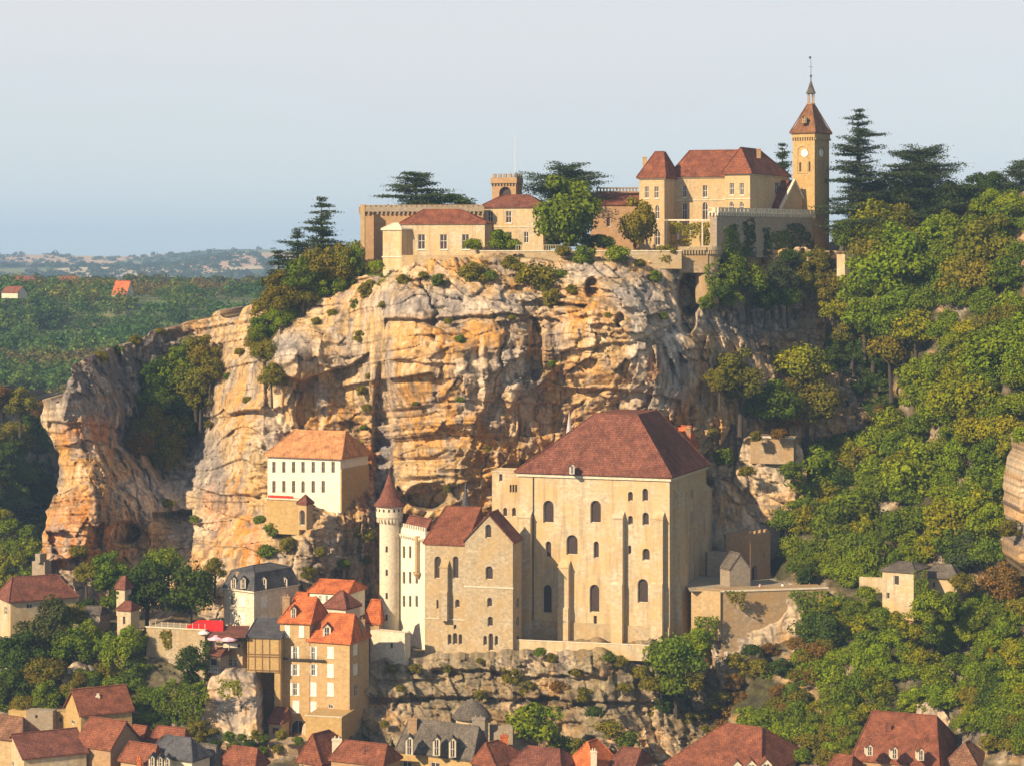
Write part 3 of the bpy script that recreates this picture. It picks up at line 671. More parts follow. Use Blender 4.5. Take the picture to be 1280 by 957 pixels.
# ------------------------------------------------------------------ vegetation
def quads_on(rng, C, Nn, size, jit):
    """leaf quads at centres C with normals Nn"""
    n = len(C); Nn = Nn+rng.normal(0, jit, (n, 3)); Nn /= np.linalg.norm(Nn, axis=1)[:, None]+1e-9
    t = np.cross(Nn, rng.normal(0, 1, (n, 3))); t /= np.linalg.norm(t, axis=1)[:, None]+1e-9; b = np.cross(Nn, t)
    s = size*(.6+.8*rng.random((n, 1))); q = np.stack([C-t*s*.5, C-b*s*.32, C+t*s*.5, C+b*s*.32], 1)
    return q.reshape(-1, 3)
def ico(c, r, sub=1):
    import bmesh
    bm = bmesh.new(); bmesh.ops.create_icosphere(bm, subdivisions=sub, radius=1); v = np.array([x.co[:] for x in bm.verts]); f = np.array([[a.index for a in x.verts] for x in bm.faces]); bm.free()
    return v*np.array(r)+np.array(c), f
ICO1 = ico((0, 0, 0), (1, 1, 1), 1)
def crown_blobs(seed, rx, rz, nb, br):
    rng = np.random.default_rng(seed); out = []
    while len(out) < nb:
        p = rng.uniform(-1, 1, 3); l = np.linalg.norm(p)
        if l > 1 or l < .35: continue
        if p[2] < -.8: continue
        k = 1-.25*max(0, p[2])          # narrower on top
        lob = 1+.18*math.sin(3*math.atan2(p[1], p[0])+seed)
        out.append((p[0]*rx*k*lob, p[1]*rx*k*lob, p[2]*rz, br*rng.uniform(.62, 1.25)))
    return out
def crown_mesh(name, seed, rx=5., rz=4., nb=34, br=1.55, per=190, leaf=.46, core=True, jit=.42):
    rng = np.random.default_rng(seed+99); co = []; fs = []; n0 = 0
    bl = crown_blobs(seed, rx-br*.8, rz-br*.7, nb, br)
    for (x, y, z, r) in bl:
        d = rng.normal(0, 1, (per, 3)); d /= np.linalg.norm(d, axis=1)[:, None]; d = d[d[:, 2] > -.75]
        rad = r*(.72+.42*rng.random((len(d), 1))**.7); C = np.array((x, y, z))+d*rad*np.array((1, 1, .8))
        q = quads_on(rng, C, d+np.array((0, 0, .25)), leaf, jit); co.append(q); fs.append(np.arange(len(q)).reshape(-1, 4)+n0); n0 += len(q)
    co = np.concatenate(co); fs = np.concatenate(fs)
    if core:
        tri = []; tv = []
        for (x, y, z, r) in bl:
            v = ICO1[0]*r*.36*(1+.2*rng.random((len(ICO1[0]), 1)))*np.array((1, 1, .8))+np.array((x, y, z)); tv.append(v); tri.append(ICO1[1]+n0); n0 += len(v)
        tri = np.concatenate(tri); co = np.concatenate([co]+tv); fs = np.concatenate([fs, np.concatenate([tri, tri[:, 2:3]], 1)])
        # degenerate quads become triangles through from_pydata below
        me = bpy.data.meshes.new(name); nq = len(fs)-len(tri)
        loops = np.concatenate([fs[:nq].ravel(), tri.ravel()]).astype(np.int32)
        starts = np.concatenate([np.arange(nq)*4, nq*4+np.arange(len(tri))*3]).astype(np.int32)
        me.vertices.add(len(co)); me.vertices.foreach_set('co', co.astype(np.float32).ravel())
        me.loops.add(len(loops)); me.loops.foreach_set('vertex_index', loops)
        me.polygons.add(len(starts)); me.polygons.foreach_set('loop_start', starts); me.update(calc_edges=True); me.validate()
        me.materials.append(LEAF); return me
    return np_mesh(name, co, fs, LEAF, link=False)
CROWNS = [crown_mesh('crown', 1), crown_mesh('crown', 2, rz=4.6, nb=38, br=1.4), crown_mesh('crown', 3, rz=3.4, nb=30, br=1.7), crown_mesh('crown', 4, rz=4.2, nb=44, br=1.25, per=120), crown_mesh('crown', 5, rz=5.4, nb=40, br=1.45)]
BUSHES = [crown_mesh('foliage', 11, rx=5, rz=3.6, nb=22, br=1.9, per=130, leaf=.75), crown_mesh('foliage', 12, rx=5, rz=4.5, nb=26, br=1.6, per=120, leaf=.75)]
POPS = [crown_mesh('foliage', 13, rx=2.6, rz=6.2, nb=24, br=1.3, per=120, leaf=.55)]
def trunk_mesh(seed, h=7., r=.34):
    g = MB(); rng = random.Random(seed); p = Vector((0, 0, -3)); q = Vector((rng.uniform(-.4, .4), rng.uniform(-.4, .4), h*.45))
    g.tube(p, q, r*1.25, r*.8, 8); t = q+Vector((rng.uniform(-.5, .5), rng.uniform(-.5, .5), h*.45)); g.tube(q, t, r*.8, r*.35, 7)
    for k in range(6):
        a = k*1.05+rng.random(); s = q.lerp(t, rng.uniform(0, .6)); e = s+Vector((math.cos(a)*2.6, math.sin(a)*2.6, rng.uniform(1.2, 2.8))); g.tube(s, e, r*.42, r*.14, 6)
    return mesh_from('trunk', g.v, g.f, BARK)
TRUNKS = [trunk_mesh(i) for i in range(3)]
TC = [0]
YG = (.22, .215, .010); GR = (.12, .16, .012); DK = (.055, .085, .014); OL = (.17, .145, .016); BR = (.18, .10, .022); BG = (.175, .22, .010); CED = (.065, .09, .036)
def tree(px, py, r, col, Y, label, group=None, rz=None, kind=None, name='broadleaf_tree', cat='tree'):
    """px,py crown centre, r crown radius in photo px"""
    TC[0] += 1; rng = random.Random(TC[0]*7+3); k = 1.2*r*m_px(Y)/5.0; c = P(px, py, Y); kz = k*(rz or 1)
    t = empty(name, (c.x, c.y, c.z-kz*6.2), label, cat, group)
    t.rotation_euler = (0, 0, rng.uniform(0, 6.28))
    o = bpy.data.objects.new('crown', CROWNS[TC[0] % len(CROWNS) if kind is None else kind]); COL.objects.link(o); o.parent = t
    o.location = (0, 0, kz*6.2); o.scale = (k, k, kz)
    j = rng.uniform(.85, 1.15); o.color = (col[0]*j*rng.uniform(.92, 1.08), col[1]*j, col[2]*j, 1)
    u = bpy.data.objects.new('trunk', TRUNKS[TC[0] % 3]); COL.objects.link(u); u.parent = t; u.scale = (k, k, kz)
    return t
def bush(px, py, r, col, Y, label, group=None, rz=None, kind=None, name='shrub', cat='shrub', mesh=None):
    TC[0] += 1; rng = random.Random(TC[0]*5+1); k = 1.15*r*m_px(Y)/5.0
    me = mesh or BUSHES[TC[0] % 2]
    o = bpy.data.objects.new(name, me); COL.objects.link(o); o.location = P(px, py, Y); o.scale = (k, k, k*(rz or 1)*.95); o.rotation_euler = (0, 0, rng.uniform(0, 6.28))
    j = rng.uniform(.85, 1.15); o.color = (col[0]*j, col[1]*j, col[2]*j, 1)
    return tag(o, label, cat, group)
def cedar(px, pytop, pybot, r, Y, label, seed, flat=False, group=None, tiers=None, lean=0):
    """layered cedar: plates of foliage on level branches"""
    rng = np.random.default_rng(seed); top = P(px, pytop, Y); H = (pybot-pytop)*m_px(Y); Rr = r*m_px(Y)
    t = empty('cedar_tree', (top.x, top.y, top.z-H), label, 'tree', group)
    g = MB(); g.tube((0, 0, -2), (lean*.5, 0, H*.55), H*.028+.12, H*.016+.08, 8); g.tube((lean*.5, 0, H*.55), (lean, 0, H*.97), H*.016+.08, .05, 6)
    qs = []; n = tiers or int(max(6, H/1.35))
    for i in range(n):
        f = i/(n-1); zf = (.22 if not flat else .42)+(.78 if not flat else .58)*f
        prof = ((1-f)**.62*.95+.12)*(.8+.35*math.sin(i*2.1+seed)) if not flat else (1.0-.55*f**2)
        m = (6 if rng.random() < .7 else 5) if f < .8 else 4
        if flat: m = 6
        for b in range(m):
            a = rng.uniform(0, 6.28); L = Rr*prof*rng.uniform(.45, 1.22); z = H*zf+rng.uniform(-.6, .6)
            s = np.array((lean*zf, 0, z-.12*L)); e = np.array((lean*zf+math.cos(a)*L, math.sin(a)*L, z+rng.uniform(-.16, .22)*L-(.08*L if not flat else -.05*L)))
            g.tube(s, e, .12, .03, 5)
            npl = max(2, int(L/.9))
            for k in range(npl):
                u = (k+.8)/npl*.95+.05; c = s+(e-s)*u; wd = (.4+.13*L)*(1.25-.55*u)*1.25
                mm = int(34+30*wd); d = rng.normal(0, 1, (mm, 3))*np.array((wd, wd, .16)); C = c+d+np.array((0, 0, .12))
                qs.append(quads_on(rng, C, np.tile(np.array((0, 0, 1.)), (mm, 1)), .42, .45))
    co = np.concatenate(qs); me = np_mesh('crown', co, np.arange(len(co)).reshape(-1, 4), LEAF, link=False)
    o = bpy.data.objects.new('crown', me); COL.objects.link(o); o.parent = t; o.color = CED+(1,)
    u = bpy.data.objects.new('trunk', mesh_from('trunk', g.v, g.f, BARK)); COL.objects.link(u); u.parent = t
    return t
def ivy(poly, Y, label, col=GR, dens=1.0, seed=0, face=None, drop=0., group=None, name='ivy', thick=.35, leaf=.42):
    """climbing or hanging greenery spread over a surface; poly in photo px on a face or at depth Y"""
    rng = np.random.default_rng(seed+500); xs = [p[0] for p in poly]; ys_ = [p[1] for p in poly]
    area = (max(xs)-min(xs))*(max(ys_)-min(ys_))*m_px(Y)**2; n = int(area*26*dens)
    x = rng.uniform(min(xs), max(xs), n); y = rng.uniform(min(ys_), max(ys_), n)
    ed = 5*fbm(x/7, y/7, 0*x, 3, seed); m = inpoly(x+ed, y+ed*.6, poly) & (fbm(x/6, y/9, 0*x, 3, seed+3) > -.32)
    x = x[m]; y = y[m]
    C = []
    for a, b in zip(x, y):
        if face is not None:
            u, z = face.hit(a, b); p = face.pt(u, z, rng.uniform(.03, thick))
        else:
            d = Y(a, b) if callable(Y) else Y
            p = P(a, b, d-rng.uniform(.03, thick*2)-.8*max(0, fbm(np.array([a/9.]), np.array([b/9.]), np.array([0.]), 2, seed)[0]))
        C.append(p[:])
    C = np.array(C); nrm = np.tile(np.array((-.3, -.8, .35)), (len(C), 1)) if face is None else np.tile(np.array((face.n.x, face.n.y, .35)), (len(C), 1))
    q = quads_on(rng, C, nrm, leaf, .6); c0 = q.mean(0); o = np_mesh(name, q-c0, np.arange(len(q)).reshape(-1, 4), LEAF)
    o.location = c0; o.color = col+(1,); return tag(o, label, 'ivy' if name == 'ivy' else 'plant', group)
# ---- far woods: one mass
def forest(name, n, xr, yr, rad, seed, accept, pal, leafs=46, nb=8, leafk=.20, label=None, rzk=(.75, 1.05)):
    rng = np.random.default_rng(seed); protos = []
    for k in range(6):
        r_ = np.random.default_rng(seed*10+k); co = []
        for (x, y, z, r) in crown_blobs(seed*7+k, .62, .55, nb, .46):
            d = r_.normal(0, 1, (leafs, 3)); d /= np.linalg.norm(d, axis=1)[:, None]; d = d[d[:, 2] > -.4]
            C = np.array((x, y, z))+d*r*(.8+.3*r_.random((len(d), 1))); co.append(quads_on(r_, C, d+np.array((0, 0, .2)), leafk, .45))
        v, f = ICO1; core = np.concatenate([v[f[:, 0]][:, None], v[f[:, 1]][:, None], v[f[:, 2]][:, None], v[f[:, 2]][:, None]], 1)*np.array((.62, .62, .5))
        protos.append(np.concatenate([np.concatenate(co)]))
    allc = []; cols = []; made = 0; tries = 0
    while made < n and tries < n*40:
        tries += 1; y = yr[0]*(yr[1]/yr[0])**rng.random(); x = rng.uniform(xr[0], xr[1])*y
        if not accept(x, y, rng): continue
        r = rng.uniform(*rad)*(1+.0*y); z = float(ground_h(np.array([x]), np.array([y]))[0])
        pr = protos[rng.integers(6)]; a = rng.uniform(0, 6.28); ca, sa = math.cos(a), math.sin(a)
        q = pr*np.array((r, r, r*rng.uniform(*rzk))); q = np.stack([q[:, 0]*ca-q[:, 1]*sa, q[:, 0]*sa+q[:, 1]*ca, q[:, 2]], 1)+np.array((x, y, z+r*(.75 if y < 2300 else .2)))
        nzv = fbm(np.array([x/70]), np.array([y/70]), np.array([0.]), 2, 3)[0]
        c = np.array(pal[min(len(pal)-1, int(np.clip((rng.random()*.35+.9*(nzv*1.3+.35)), 0, .999)*len(pal)))])*rng.uniform(.8, 1.2)
        allc.append(q); cols.append(np.tile(c, (len(q), 1))); made += 1
    co = np.concatenate(allc); o = np_mesh(name, co, np.arange(len(co)).reshape(-1, 4), LEAFV, 'stuff', np.concatenate(cols))
    return tag(o, label, 'trees')
def acc1(x, y, rng):
    px = 640+x/y*F; 
    if px > 470: return False
    if 1240 < y < 1330 and 250 < px < 320: return False
    if y > 900 and fbm(np.array([x/60]), np.array([y/140]), np.array([0.]), 2, 47)[0] > .62: return False
    return True
forest('wood', 2300, (-.235, -.06), (590, 1500), (4.5, 9.5), 3, acc1, [(.055, .11, .025), (.07, .13, .025), (.09, .145, .026), (.11, .16, .028), (.15, .155, .03), (.17, .13, .035)], label='dense green woodland covering the valley side beyond the cliff at left')
forest('plateau_wood', 420, (-.24, -.09), (1500, 2100), (5, 9), 8, lambda x, y, rng: True, [(.035, .06, .02), (.06, .085, .02), (.09, .09, .025)], leafs=24, leafk=.34, label='belt of trees along the plateau edge before the distant hills')
def acc2(x, y, rng):
    return fbm(np.array([x/330]), np.array([y/500]), np.array([0.]), 3, 41)[0] > .09
forest('distant_wood', 1800, (-.25, -.05), (2500, 7000), (9, 17), 12, acc2, [(.03, .055, .02), (.04, .06, .02), (.06, .075, .03)], leafs=10, nb=5, leafk=.55, label='hazy blue woods on the distant hills at the horizon', rzk=(.45, .8))
# ------------------------------------------------------------------ buildings
def house(name, pxC, Yc, pyb, label, cat='house', group=None):
    return empty(name, P(pxC, pyb, Yc), label, cat, group)
# ---- great basilica
t = house('basilica', 837, 442, 813, 'large cream stone basilica with steep brown tiled hip roof, buttresses and arched windows', 'church')
b = Block(t, 837, 442, 70, 595, 815, L=648, R_=883, mat=W_CREAM, depth=.6)
for x0, y0, x1, y1 in [(679, 625, 692, 653), (738, 625, 751, 653), (785, 614, 791, 626), (803, 610, 810, 626), (785, 644, 791, 655), (803, 640, 811, 656), (682, 676, 689, 696), (708, 668, 722, 693), (742, 676, 748.5, 697),
                       (803, 685, 812, 700), (785, 681, 789, 692), (737, 730, 749, 765), (797, 723, 810, 753), (678, 730, 689.5, 766)]:
    b.win('A', x0, y0, x1, y1, 1, 'dark')
b.win('A', 742, 769, 746, 795, 0, 'dark'); b.win('A', 796.5, 796, 804, 805, 0, 'dark')
b.win('B', 863, 612, 867, 622, 0, 'dark'); b.win('B', 863, 640, 867, 654, 0, 'dark')
for x0, x1, yt in ((650, 666, 637), (700.5, 713.6, 699), (767, 781, 638), (817, 831, 638.5)): b.buttress('A', x0, x1, yt, 814, out=1.5)
b.buttress('B', 843, 851, 610, 800, out=1.2); b.buttress('B', 876, 882, 604, 790, out=1.3)
b.course('A', 601, .5, .35, 'cornice'); b.course('B', 601, .5, .35, 'cornice')
b.walls()
g = MB(); g.box(b.A.pt(0, b.zb, .05), b.A.d*b.A.L, b.A.n*.25, (0, 0, P(0, 784, 442).z-b.zb)); g.build('plinth', W_RUB, t)
for px in (666.8,):
    u = b.A.hit(px, 700)[0]; g = MB(); g.tube(b.A.pt(u, b.zb, .2), b.A.pt(u, b.zt, .2), .09, .09, 6); g.build('drainpipe', IRON, t)
rf = b.roof('A', 73, .28, .56, .26, .78, over=.7, flare=.02, mat=TILE)
dormer(t, 712, 718, 579, 592, 446, TILE, WHITE, 1.5)
# side chapel wing behind, at left
t = house('chapel_wing', 650, 456, 645, 'small cream stone building with tiny triple windows tucked behind the basilica', 'building')
b = Block(t, 650, 463, 72, 589, 690, L=615, R_=660, mat=W_CREAM, depth=.4)
for x in (637, 640.4, 643.8): b.win('A', x, 605, x+2.6, 615, 1, 'dark')
b.win('A', 624, 592, 628, 601, 0, 'dark'); b.win('A', 629, 634, 634, 645, 1, 'dark'); b.win('A', 640, 634, 645, 645, 1, 'dark'); b.walls(); b.roof('A', 2, .1, .9, .3, .7, over=.12, mat=W_CREAM)
# pale spire, dark spire, orange roof behind
g = MB(); c = P(711.5, 548, 470); g.lathe(c, [(1.0, -1), (1.0, 0), (.8, .1), (.0, 5.8)], 8); g.tube(c+Vector((0, 0, 5)), c+Vector((0, 0, 6)), .05, .03, 5)
thing_mesh(g, 'spire', wallmat('pale_slate', (.5, .5, .52)), 'pale grey pointed spire rising behind the left slope of the basilica roof', 'spire')
t = house('slate_spire', 582, 462, 645, 'thin dark pointed spire above the red roof of the gabled church', 'spire')
g = MB(); c = P(582, 640, 464); g.lathe(c, [(1.3, -2), (1.3, 0), (.75, 2.0), (.35, 4.2), (.1, 6.2), (0, 6.4)], 8); g.build('roof', SLATE, t)
for k in range(4):
    g = MB(); a = k*1.57+.6; g.lathe(c+Vector((math.cos(a)*1.1, math.sin(a)*1.1, 0)), [(.25, -1), (.25, .4), (0, 1.6)], 6); g.build('pinnacle', SLATE, t)
g = MB(); g.tube(c+Vector((0, 0, 6)), c+Vector((0, 0, 8.)), .05, .04, 5); g.build('rod', IRON, t)
t = house('chapel', 858, 478, 600, 'little chapel with bright orange tiled roof half hidden behind the basilica', 'chapel')
b = Block(t, 860, 469, 60, 561, 620, L=838, Rm=4, mat=W_OCHRE); b.roof('A', 28, .05, .95, mat=TILEO, over=.3); b.walls(); chimney(b.roofo, 858, 863, 534, 566, 470)
# ---- gabled church
t = house('gabled_church', 641, 438, 820, 'tall stone church with gabled front, red tiled roof and small arched windows', 'church')
b = Block(t, 641, 438, 74, 677, 824, L=581, R_=652, mat=W_RUB, depth=.5)
for x0, y0, x1, y1 in [(606.6, 655, 614, 672), (607, 707, 616, 724), (609, 746.5, 615, 758), (609.5, 770, 616, 782.5), (604.2, 794, 608.6, 806), (610.6, 791, 616.4, 813), (618.2, 794, 622.4, 806)]: b.win('A', x0, y0, x1, y1, 1, 'dark')
for y0, y1 in ((747, 759), (770, 781), (794, 806)): b.win('B', 645, y0, 649, y1, 1, 'dark')
b.course('A', 735.5, .25, .15); b.roof('B', 33, 0, 1, over=.35, mat=TILE, th=.3); b.walls()
b2 = Block(t, 581.5, 441, 72, 680, 824, L=531, Rm=12, mat=W_RUB, depth=.5)
for x0, y0, x1, y1 in [(543, 694.7, 551.2, 722.7), (566, 694.7, 573, 722.7), (569, 748.5, 574.5, 759), (559.6, 792, 564.2, 805), (566, 790.5, 571.6, 805), (573.2, 792, 577.6, 805), (567, 780, 570.5, 786), (545.5, 749, 548.2, 760)]: b2.win('A', x0, y0, x1, y1, 1, 'dark')
b2.buttress('A', 552, 562, 699, 774, out=1.2); b2.course('A', 775, .2, .14, x=0); b2.walls(); b2.roof('A', 40, 0.001, .88, .8, .8, over=.3, mat=TILER)
# ---- residence with turret
t = house('residence', 531, 440, 800, 'tall narrow sunlit residence with rows of small windows between the turret and the gabled church', 'building')
b = Block(t, 531.5, 448, 32, 664, 826, L=483, Rm=2.2, mat=W_WHITE, depth=.25)
for x in (489.6, 497.6, 504.9, 512.6, 520.8):
    for k, (y0, y1) in enumerate(((682, 697), (714, 729), (744, 758), (772, 785))):
        if k == 3 and x > 500: continue
        b.win('A', x-1.6, y0, x+1.6, y1, 0, 'plain', fmat=plain('grey_paint', (.13, .12, .09)))
g = MB(); corbels(g, b.A, P(0, 677, 448).z, b.A.L, .9, .35, .45); g.box(b.A.pt(0, P(0, 674.5, 448).z, .003), b.A.d*b.A.L, b.A.n*.5, (0, 0, .3)); g.build('corbel_table', W_PALE, t)
g = MB(); crenels(g, b.A.pt(0, 0), b.A.d, b.A.n, b.A.L, b.zt, .55, .4, .75, .35); g.build('battlement', W_PALE, t)
b.walls(); b.roof('A', 14, .02, .95, .75, .75, over=-.5, mat=TILE, lift=.1)
for px in (497.3,):
    u = b.A.hit(px, 700)[0]; g = MB(); g.tube(b.A.pt(u, P(0, 790, 448).z, .15), b.A.pt(u, b.zt+2.5, .15), .12, .12, 6); g.build('drainpipe', W_GOLD, t)
g = MB(); u = b.A.hit(524, 700)[0]; g.lathe(b.A.pt(u, P(0, 718, 448).z, .4), [(.0, -1.2), (.9, 0), (.9, .3)], 10); g.box(b.A.pt(u-.4, P(0, 718, 448).z, .1), b.A.d*.8, b.A.n*.7, (0, 0, 7.5)); g.build('bay', W_OCHRE, t)
t = house('turret', 486, 455, 795, 'round turret with brown cone roof at the left end of the white residence', 'tower')
c = P(487, 640, 457); c.z = 0
def pz(py, Y=457): return P(0, py, Y).z
g = MB(); g.lathe(c, [(2.05, pz(830)), (2.05, pz(655)), (2.1, pz(652)), (2.75, pz(645)), (2.75, pz(630))], 28); g.build('wall', W_PALE, t)
g = MB()
for i in range(22):
    a = i/22*6.283; d = Vector((math.cos(a), math.sin(a), 0)); e = Vector((-d.y, d.x, 0)); g.box(c+d*2.0-e*.16+Vector((0, 0, pz(651.5))), e*.32, d*.62, (0, 0, .75))
g.build('corbel_table', W_PALE, t)
for i in range(16):
    a = i/16*6.283; d = Vector((math.cos(a), math.sin(a), 0)); e = Vector((-d.y, d.x, 0)); g = MB(); g.box(c+d*2.72-e*.17+Vector((0, 0, pz(638))), e*.34, d*.05, (0, 0, .55))
    if d.y < .3: g.build('loophole', DARK, t)
g = MB(); g.lathe(c, [(3.2, pz(630.5)-.15), (3.2, pz(630)), (2.1, pz(622)), (1.2, pz(609)), (.45, pz(596)), (.0, pz(588.5))], 28); g.tube(c+Vector((0, 0, pz(589))), c+Vector((0, 0, pz(584))), .05, .02, 5); g.build('roof', TILE, t)
for y in (684, 713, 742, 769):
    g = MB(); d = Vector((-.25, -.97, 0)); e = Vector((.97, -.25, 0)); g.box(c+d*2.0-e*.2+Vector((0, 0, pz(y+4))), e*.42, d*.1, (0, 0, 1.2)); g.build('window', GLASS, t)
t = house('buttressed_wall', 506, 436, 838, 'pale stone bastion at the foot of the turret beside the rock bluff', 'wall')
b = Block(t, 506, 437, 60, 791, 850, L=463, R_=513, mat=W_PALE); b.win('A', 487, 803, 491, 810, 0, 'dark'); b.walls()
# low parapet under basilica
t = house('parapet_wall', 800, 433, 822, 'low cream parapet wall along the bluff edge below the basilica', 'wall')
b = Block(t, 812, 433, 76, 806, 826, L=643, Rm=.7, mat=W_CREAM); b.walls('wall'); b.course('A', 806.5, .2, .1, 'coping')

# ---- white building on cliff ledge
t = house('white_building', 425, 470, 640, 'long white building with apricot roof and two rows of windows on a cliff ledge', 'building')
b = Block(t, 425.5, 470, 66, 572, 645, L=334.5, R_=460, mat=W_WHITE, depth=.25)
for i, x in enumerate((342.4, 354.8, 366.9, 378.8, 391.5, 404, 416.4)):
    b.win('A', x-2.1, 576.5, x+2.1, 590.5, 0, 'cross', fmat=W_GREY)
    if i < 6: b.win('A', x-2.1, 600.5, x+2.1, 615.5, 1 if i == 3 else 0, 'cross', fmat=W_GREY)
b.walls(); rf = b.roof('A', 30, .12, .82, over=.7, mat=TILEA)
chimney(rf, 417, 420.5, 543, 551, 478, W_OCHRE, False); chimney(rf, 436, 439.5, 541, 552, 480, W_OCHRE, False)
g = MB(); g.box(b.B.pt(.05, P(0, 586, 470).z, .002)-Vector((0, 0, 9)), b.B.d*(b.B.L-.1), b.B.n*.25, (0, 0, 9)); g.build('lower_wall', W_GOLD, t)
t = house('terrace_wall', 376, 462, 665, 'ochre terrace wall with red flowers along its top below the white building', 'wall')
b = Block(t, 374, 465, 68, 625, 668, L=333, Rm=4, mat=W_GOLD); b.walls(); b.course('A', 625, .3, .25, 'coping')
g = MB()
rngf = random.Random(4)
for i in range(26):
    u = b.A.L*(.2+.75*i/26); p = b.A.pt(u, P(0, 623, 465).z, -.1); g.lathe(p+Vector((rngf.uniform(-.1, .1), 0, 0)), [(0, -.1), (.22, .1), (.2, .4), (0, .55)], 6)
g.build('red_flowers', plain('red_petals', (.55, .04, .02)), t)
t = house('porch', 386, 462, 660, 'small stone porch with dark archway beside the terrace of the white building', 'porch')
b = Block(t, 383, 461, 62, 629, 662, L=372.5, Rm=2.4, mat=W_OCHRE); b.win('A', 374.5, 637, 381, 656, 1, 'dark'); b.roof('A', 10, .5, .5, over=.25); b.walls()

# ---- castle on the top
# left rampart + pavilion + manor + keep
t = house('rampart', 455, 500, 345, 'long high rampart with corbelled top at the left end of the castle', 'wall')
b = Block(t, 454, 497, 78, 258, 356, L=450.5, Rm=26, mat=W_OCHRE)
b = Block(t, 604, 497, 84, 256, 330, L=450.5, Rm=1.2, mat=W_BROWN)
g = MB(); z = P(0, 268, 497).z; corbels(g, b.A, z, b.A.L, .95, .38, .5); g.box(b.A.pt(-.3, z+.6, .003), b.A.d*(b.A.L+.6), b.A.n*.55, (0, 0, 1.1)); g.build('corbel_table', W_GREY, t)
g = MB(); crenels(g, b.A.pt(0, 0, .5), b.A.d, b.A.n, b.A.L, z+1.7, .8, .35, .35, .4); g.build('battlement', W_GREY, t); b.walls()
g = MB(); p = P(450.5, 358, 495); g.box(p, (.95, 0, 0), (0, 2, 0), (0, 0, 18)); g.build('pilaster', W_OCHRE, t)
t = house('pavilion', 606, 489, 322, 'low pavilion with brown tiled hip roof on the cliff edge before the rampart', 'house')
b = Block(t, 606, 489, 80, 278.5, 326, L=502, Rm=8, mat=W_CREAM, depth=.25)
for x0, x1 in ((521, 533), (548.5, 560.5), (576, 588)): b.win('A', x0+1.5, 293, x1-1.5, 312, 0, 'cross', sill=True)
b.course('A', 280.5, .35, .25, 'cornice'); b.walls(); b.roof('A', 17, .34, .78, over=.4, mat=TILER)
b = Block(t, 502, 489.5, 50, 286, 345, L=478.5, Rm=5, mat=W_CREAM); b.walls(); b.roof('A', 7, .6, .9, over=.3, mat=W_PALE); b.course('A', 322, .3, .15)
t = house('retaining_wall', 900, 484, 340, 'stone retaining wall along the clifftop under the castle terrace', 'wall')
b = Block(t, 852, 481.5, 88, 314, 336, L=600, Rm=1, mat=W_RUB); b.walls(); b.course('A', 314.5, .25, .12, 'coping')
b = Block(t, 602, 483, 84, 319, 352, L=502, Rm=1, mat=W_RUB); b.walls()
t = house('manor_house', 679, 495, 314, 'two storey cream manor house behind the terrace left of the round green tree', 'house')
b = Block(t, 679, 497, 78, 258, 325, L=601, Rm=9, mat=W_CREAM, depth=.25)
for x0, x1 in ((609.5, 616.5), (632.3, 639.5)): b.win('A', x0, 264, x1, 279, 0, 'cross', sill=True)
for x0, x1 in ((612, 620), (632, 640), (655, 661)): b.win('A', x0, 290, x1, 304, 0, 'cross')
b.course('A', 260, .3, .25, 'cornice'); b.course('A', 284, .2, .12); b.walls(); b.roof('A', 15, .3, .7, over=.4, mat=TILE)
t = house('keep_tower', 653, 503, 260, 'square brown keep tower with battlements and a dark arched opening', 'tower')
b = Block(t, 645, 503, 70, 225, 290, L=615, R_=652.5, mat=W_BROWN, depth=.9); b.win('A', 624, 233.5, 639, 252, 1, 'dark', fmat=W_BROWN); b.walls()
b2 = Block(t, 645.8, 502.3, 70, 222, 229, L=613.2, R_=654, mat=W_BROWN); b2.walls('battlement_base'); g = MB(); corbels(g, b.A, P(0, 230, 503).z-.3, b.A.L, .7, .3, .4); g.box(b.A.pt(0, P(0, 230, 503).z+.1, .004), b.A.d*b.A.L, b.A.n*.42, (0, 0, .12)); g.build('corbel_table', W_GREY, t)
g = MB(); z = b2.zt
for f in (b2.A, b2.B): crenels(g, f.pt(0, 0), f.d, f.n, f.L, z, .75, .5, .85, .45)
g.build('battlement', W_GREY, t)
g = MB(); c = P(644, 218, 505); g.tube(c, c+Vector((0, 0, 8.3)), .07, .045, 6); g.lathe(c+Vector((0, 0, 8.3)), [(.0, -.1), (.12, .05), (0, .2)], 6)
thing_mesh(g, 'flagpole', WHITE, 'thin white flagpole standing on top of the square keep tower', 'flagpole')
# railing on terrace
t = house('terrace_railing', 672, 484, 315, 'pale wooden railing along the terrace in front of the manor house', 'railing')
p0, p1 = P(645, 315, 483), P(700, 315, 483.5); d = (p1-p0); n_ = 19
g = MB(); g.tube(p0+Vector((0, 0, 1.45)), p1+Vector((0, 0, 1.45)), .06, .06, 5); g.build('handrail', W_PALE, t)
for i in range(n_+1): q = p0+d*(i/n_); g = MB(); g.tube(q-Vector((0, 0, .1)), q+Vector((0, 0, 1.45)), .05, .05, 5); g.build('post', W_PALE, t)
# right range behind the tree
t = house('castle_wing', 797, 505, 310, 'long low castle wing with red tiles and pierced parapet behind the round tree', 'building')
b = Block(t, 800, 507, 84, 255, 325, L=738, Rm=8, mat=W_BROWN); b.win('A', 758, 272, 763, 284, 0, 'dark'); b.walls(); b.roof('A', 15, .0015, .9985, .9, .9, over=.4, mat=TILER)
g = MB(); p = P(745, 241, 512); q = P(798, 241, 512); g.box(p, (q.x-p.x, 0, 0), (0, .5, 0), (0, 0, .35)); g.box(p+Vector((0, 0, .9)), (q.x-p.x, 0, 0), (0, .5, 0), (0, 0, .3))
k = 13
for i in range(k): g.box(p+Vector(((q.x-p.x)*i/k+.1, .1, .35)), ((q.x-p.x)/k*.5, 0, 0), (0, .3, 0), (0, 0, .56))
g.build('parapet', W_GREY, t)
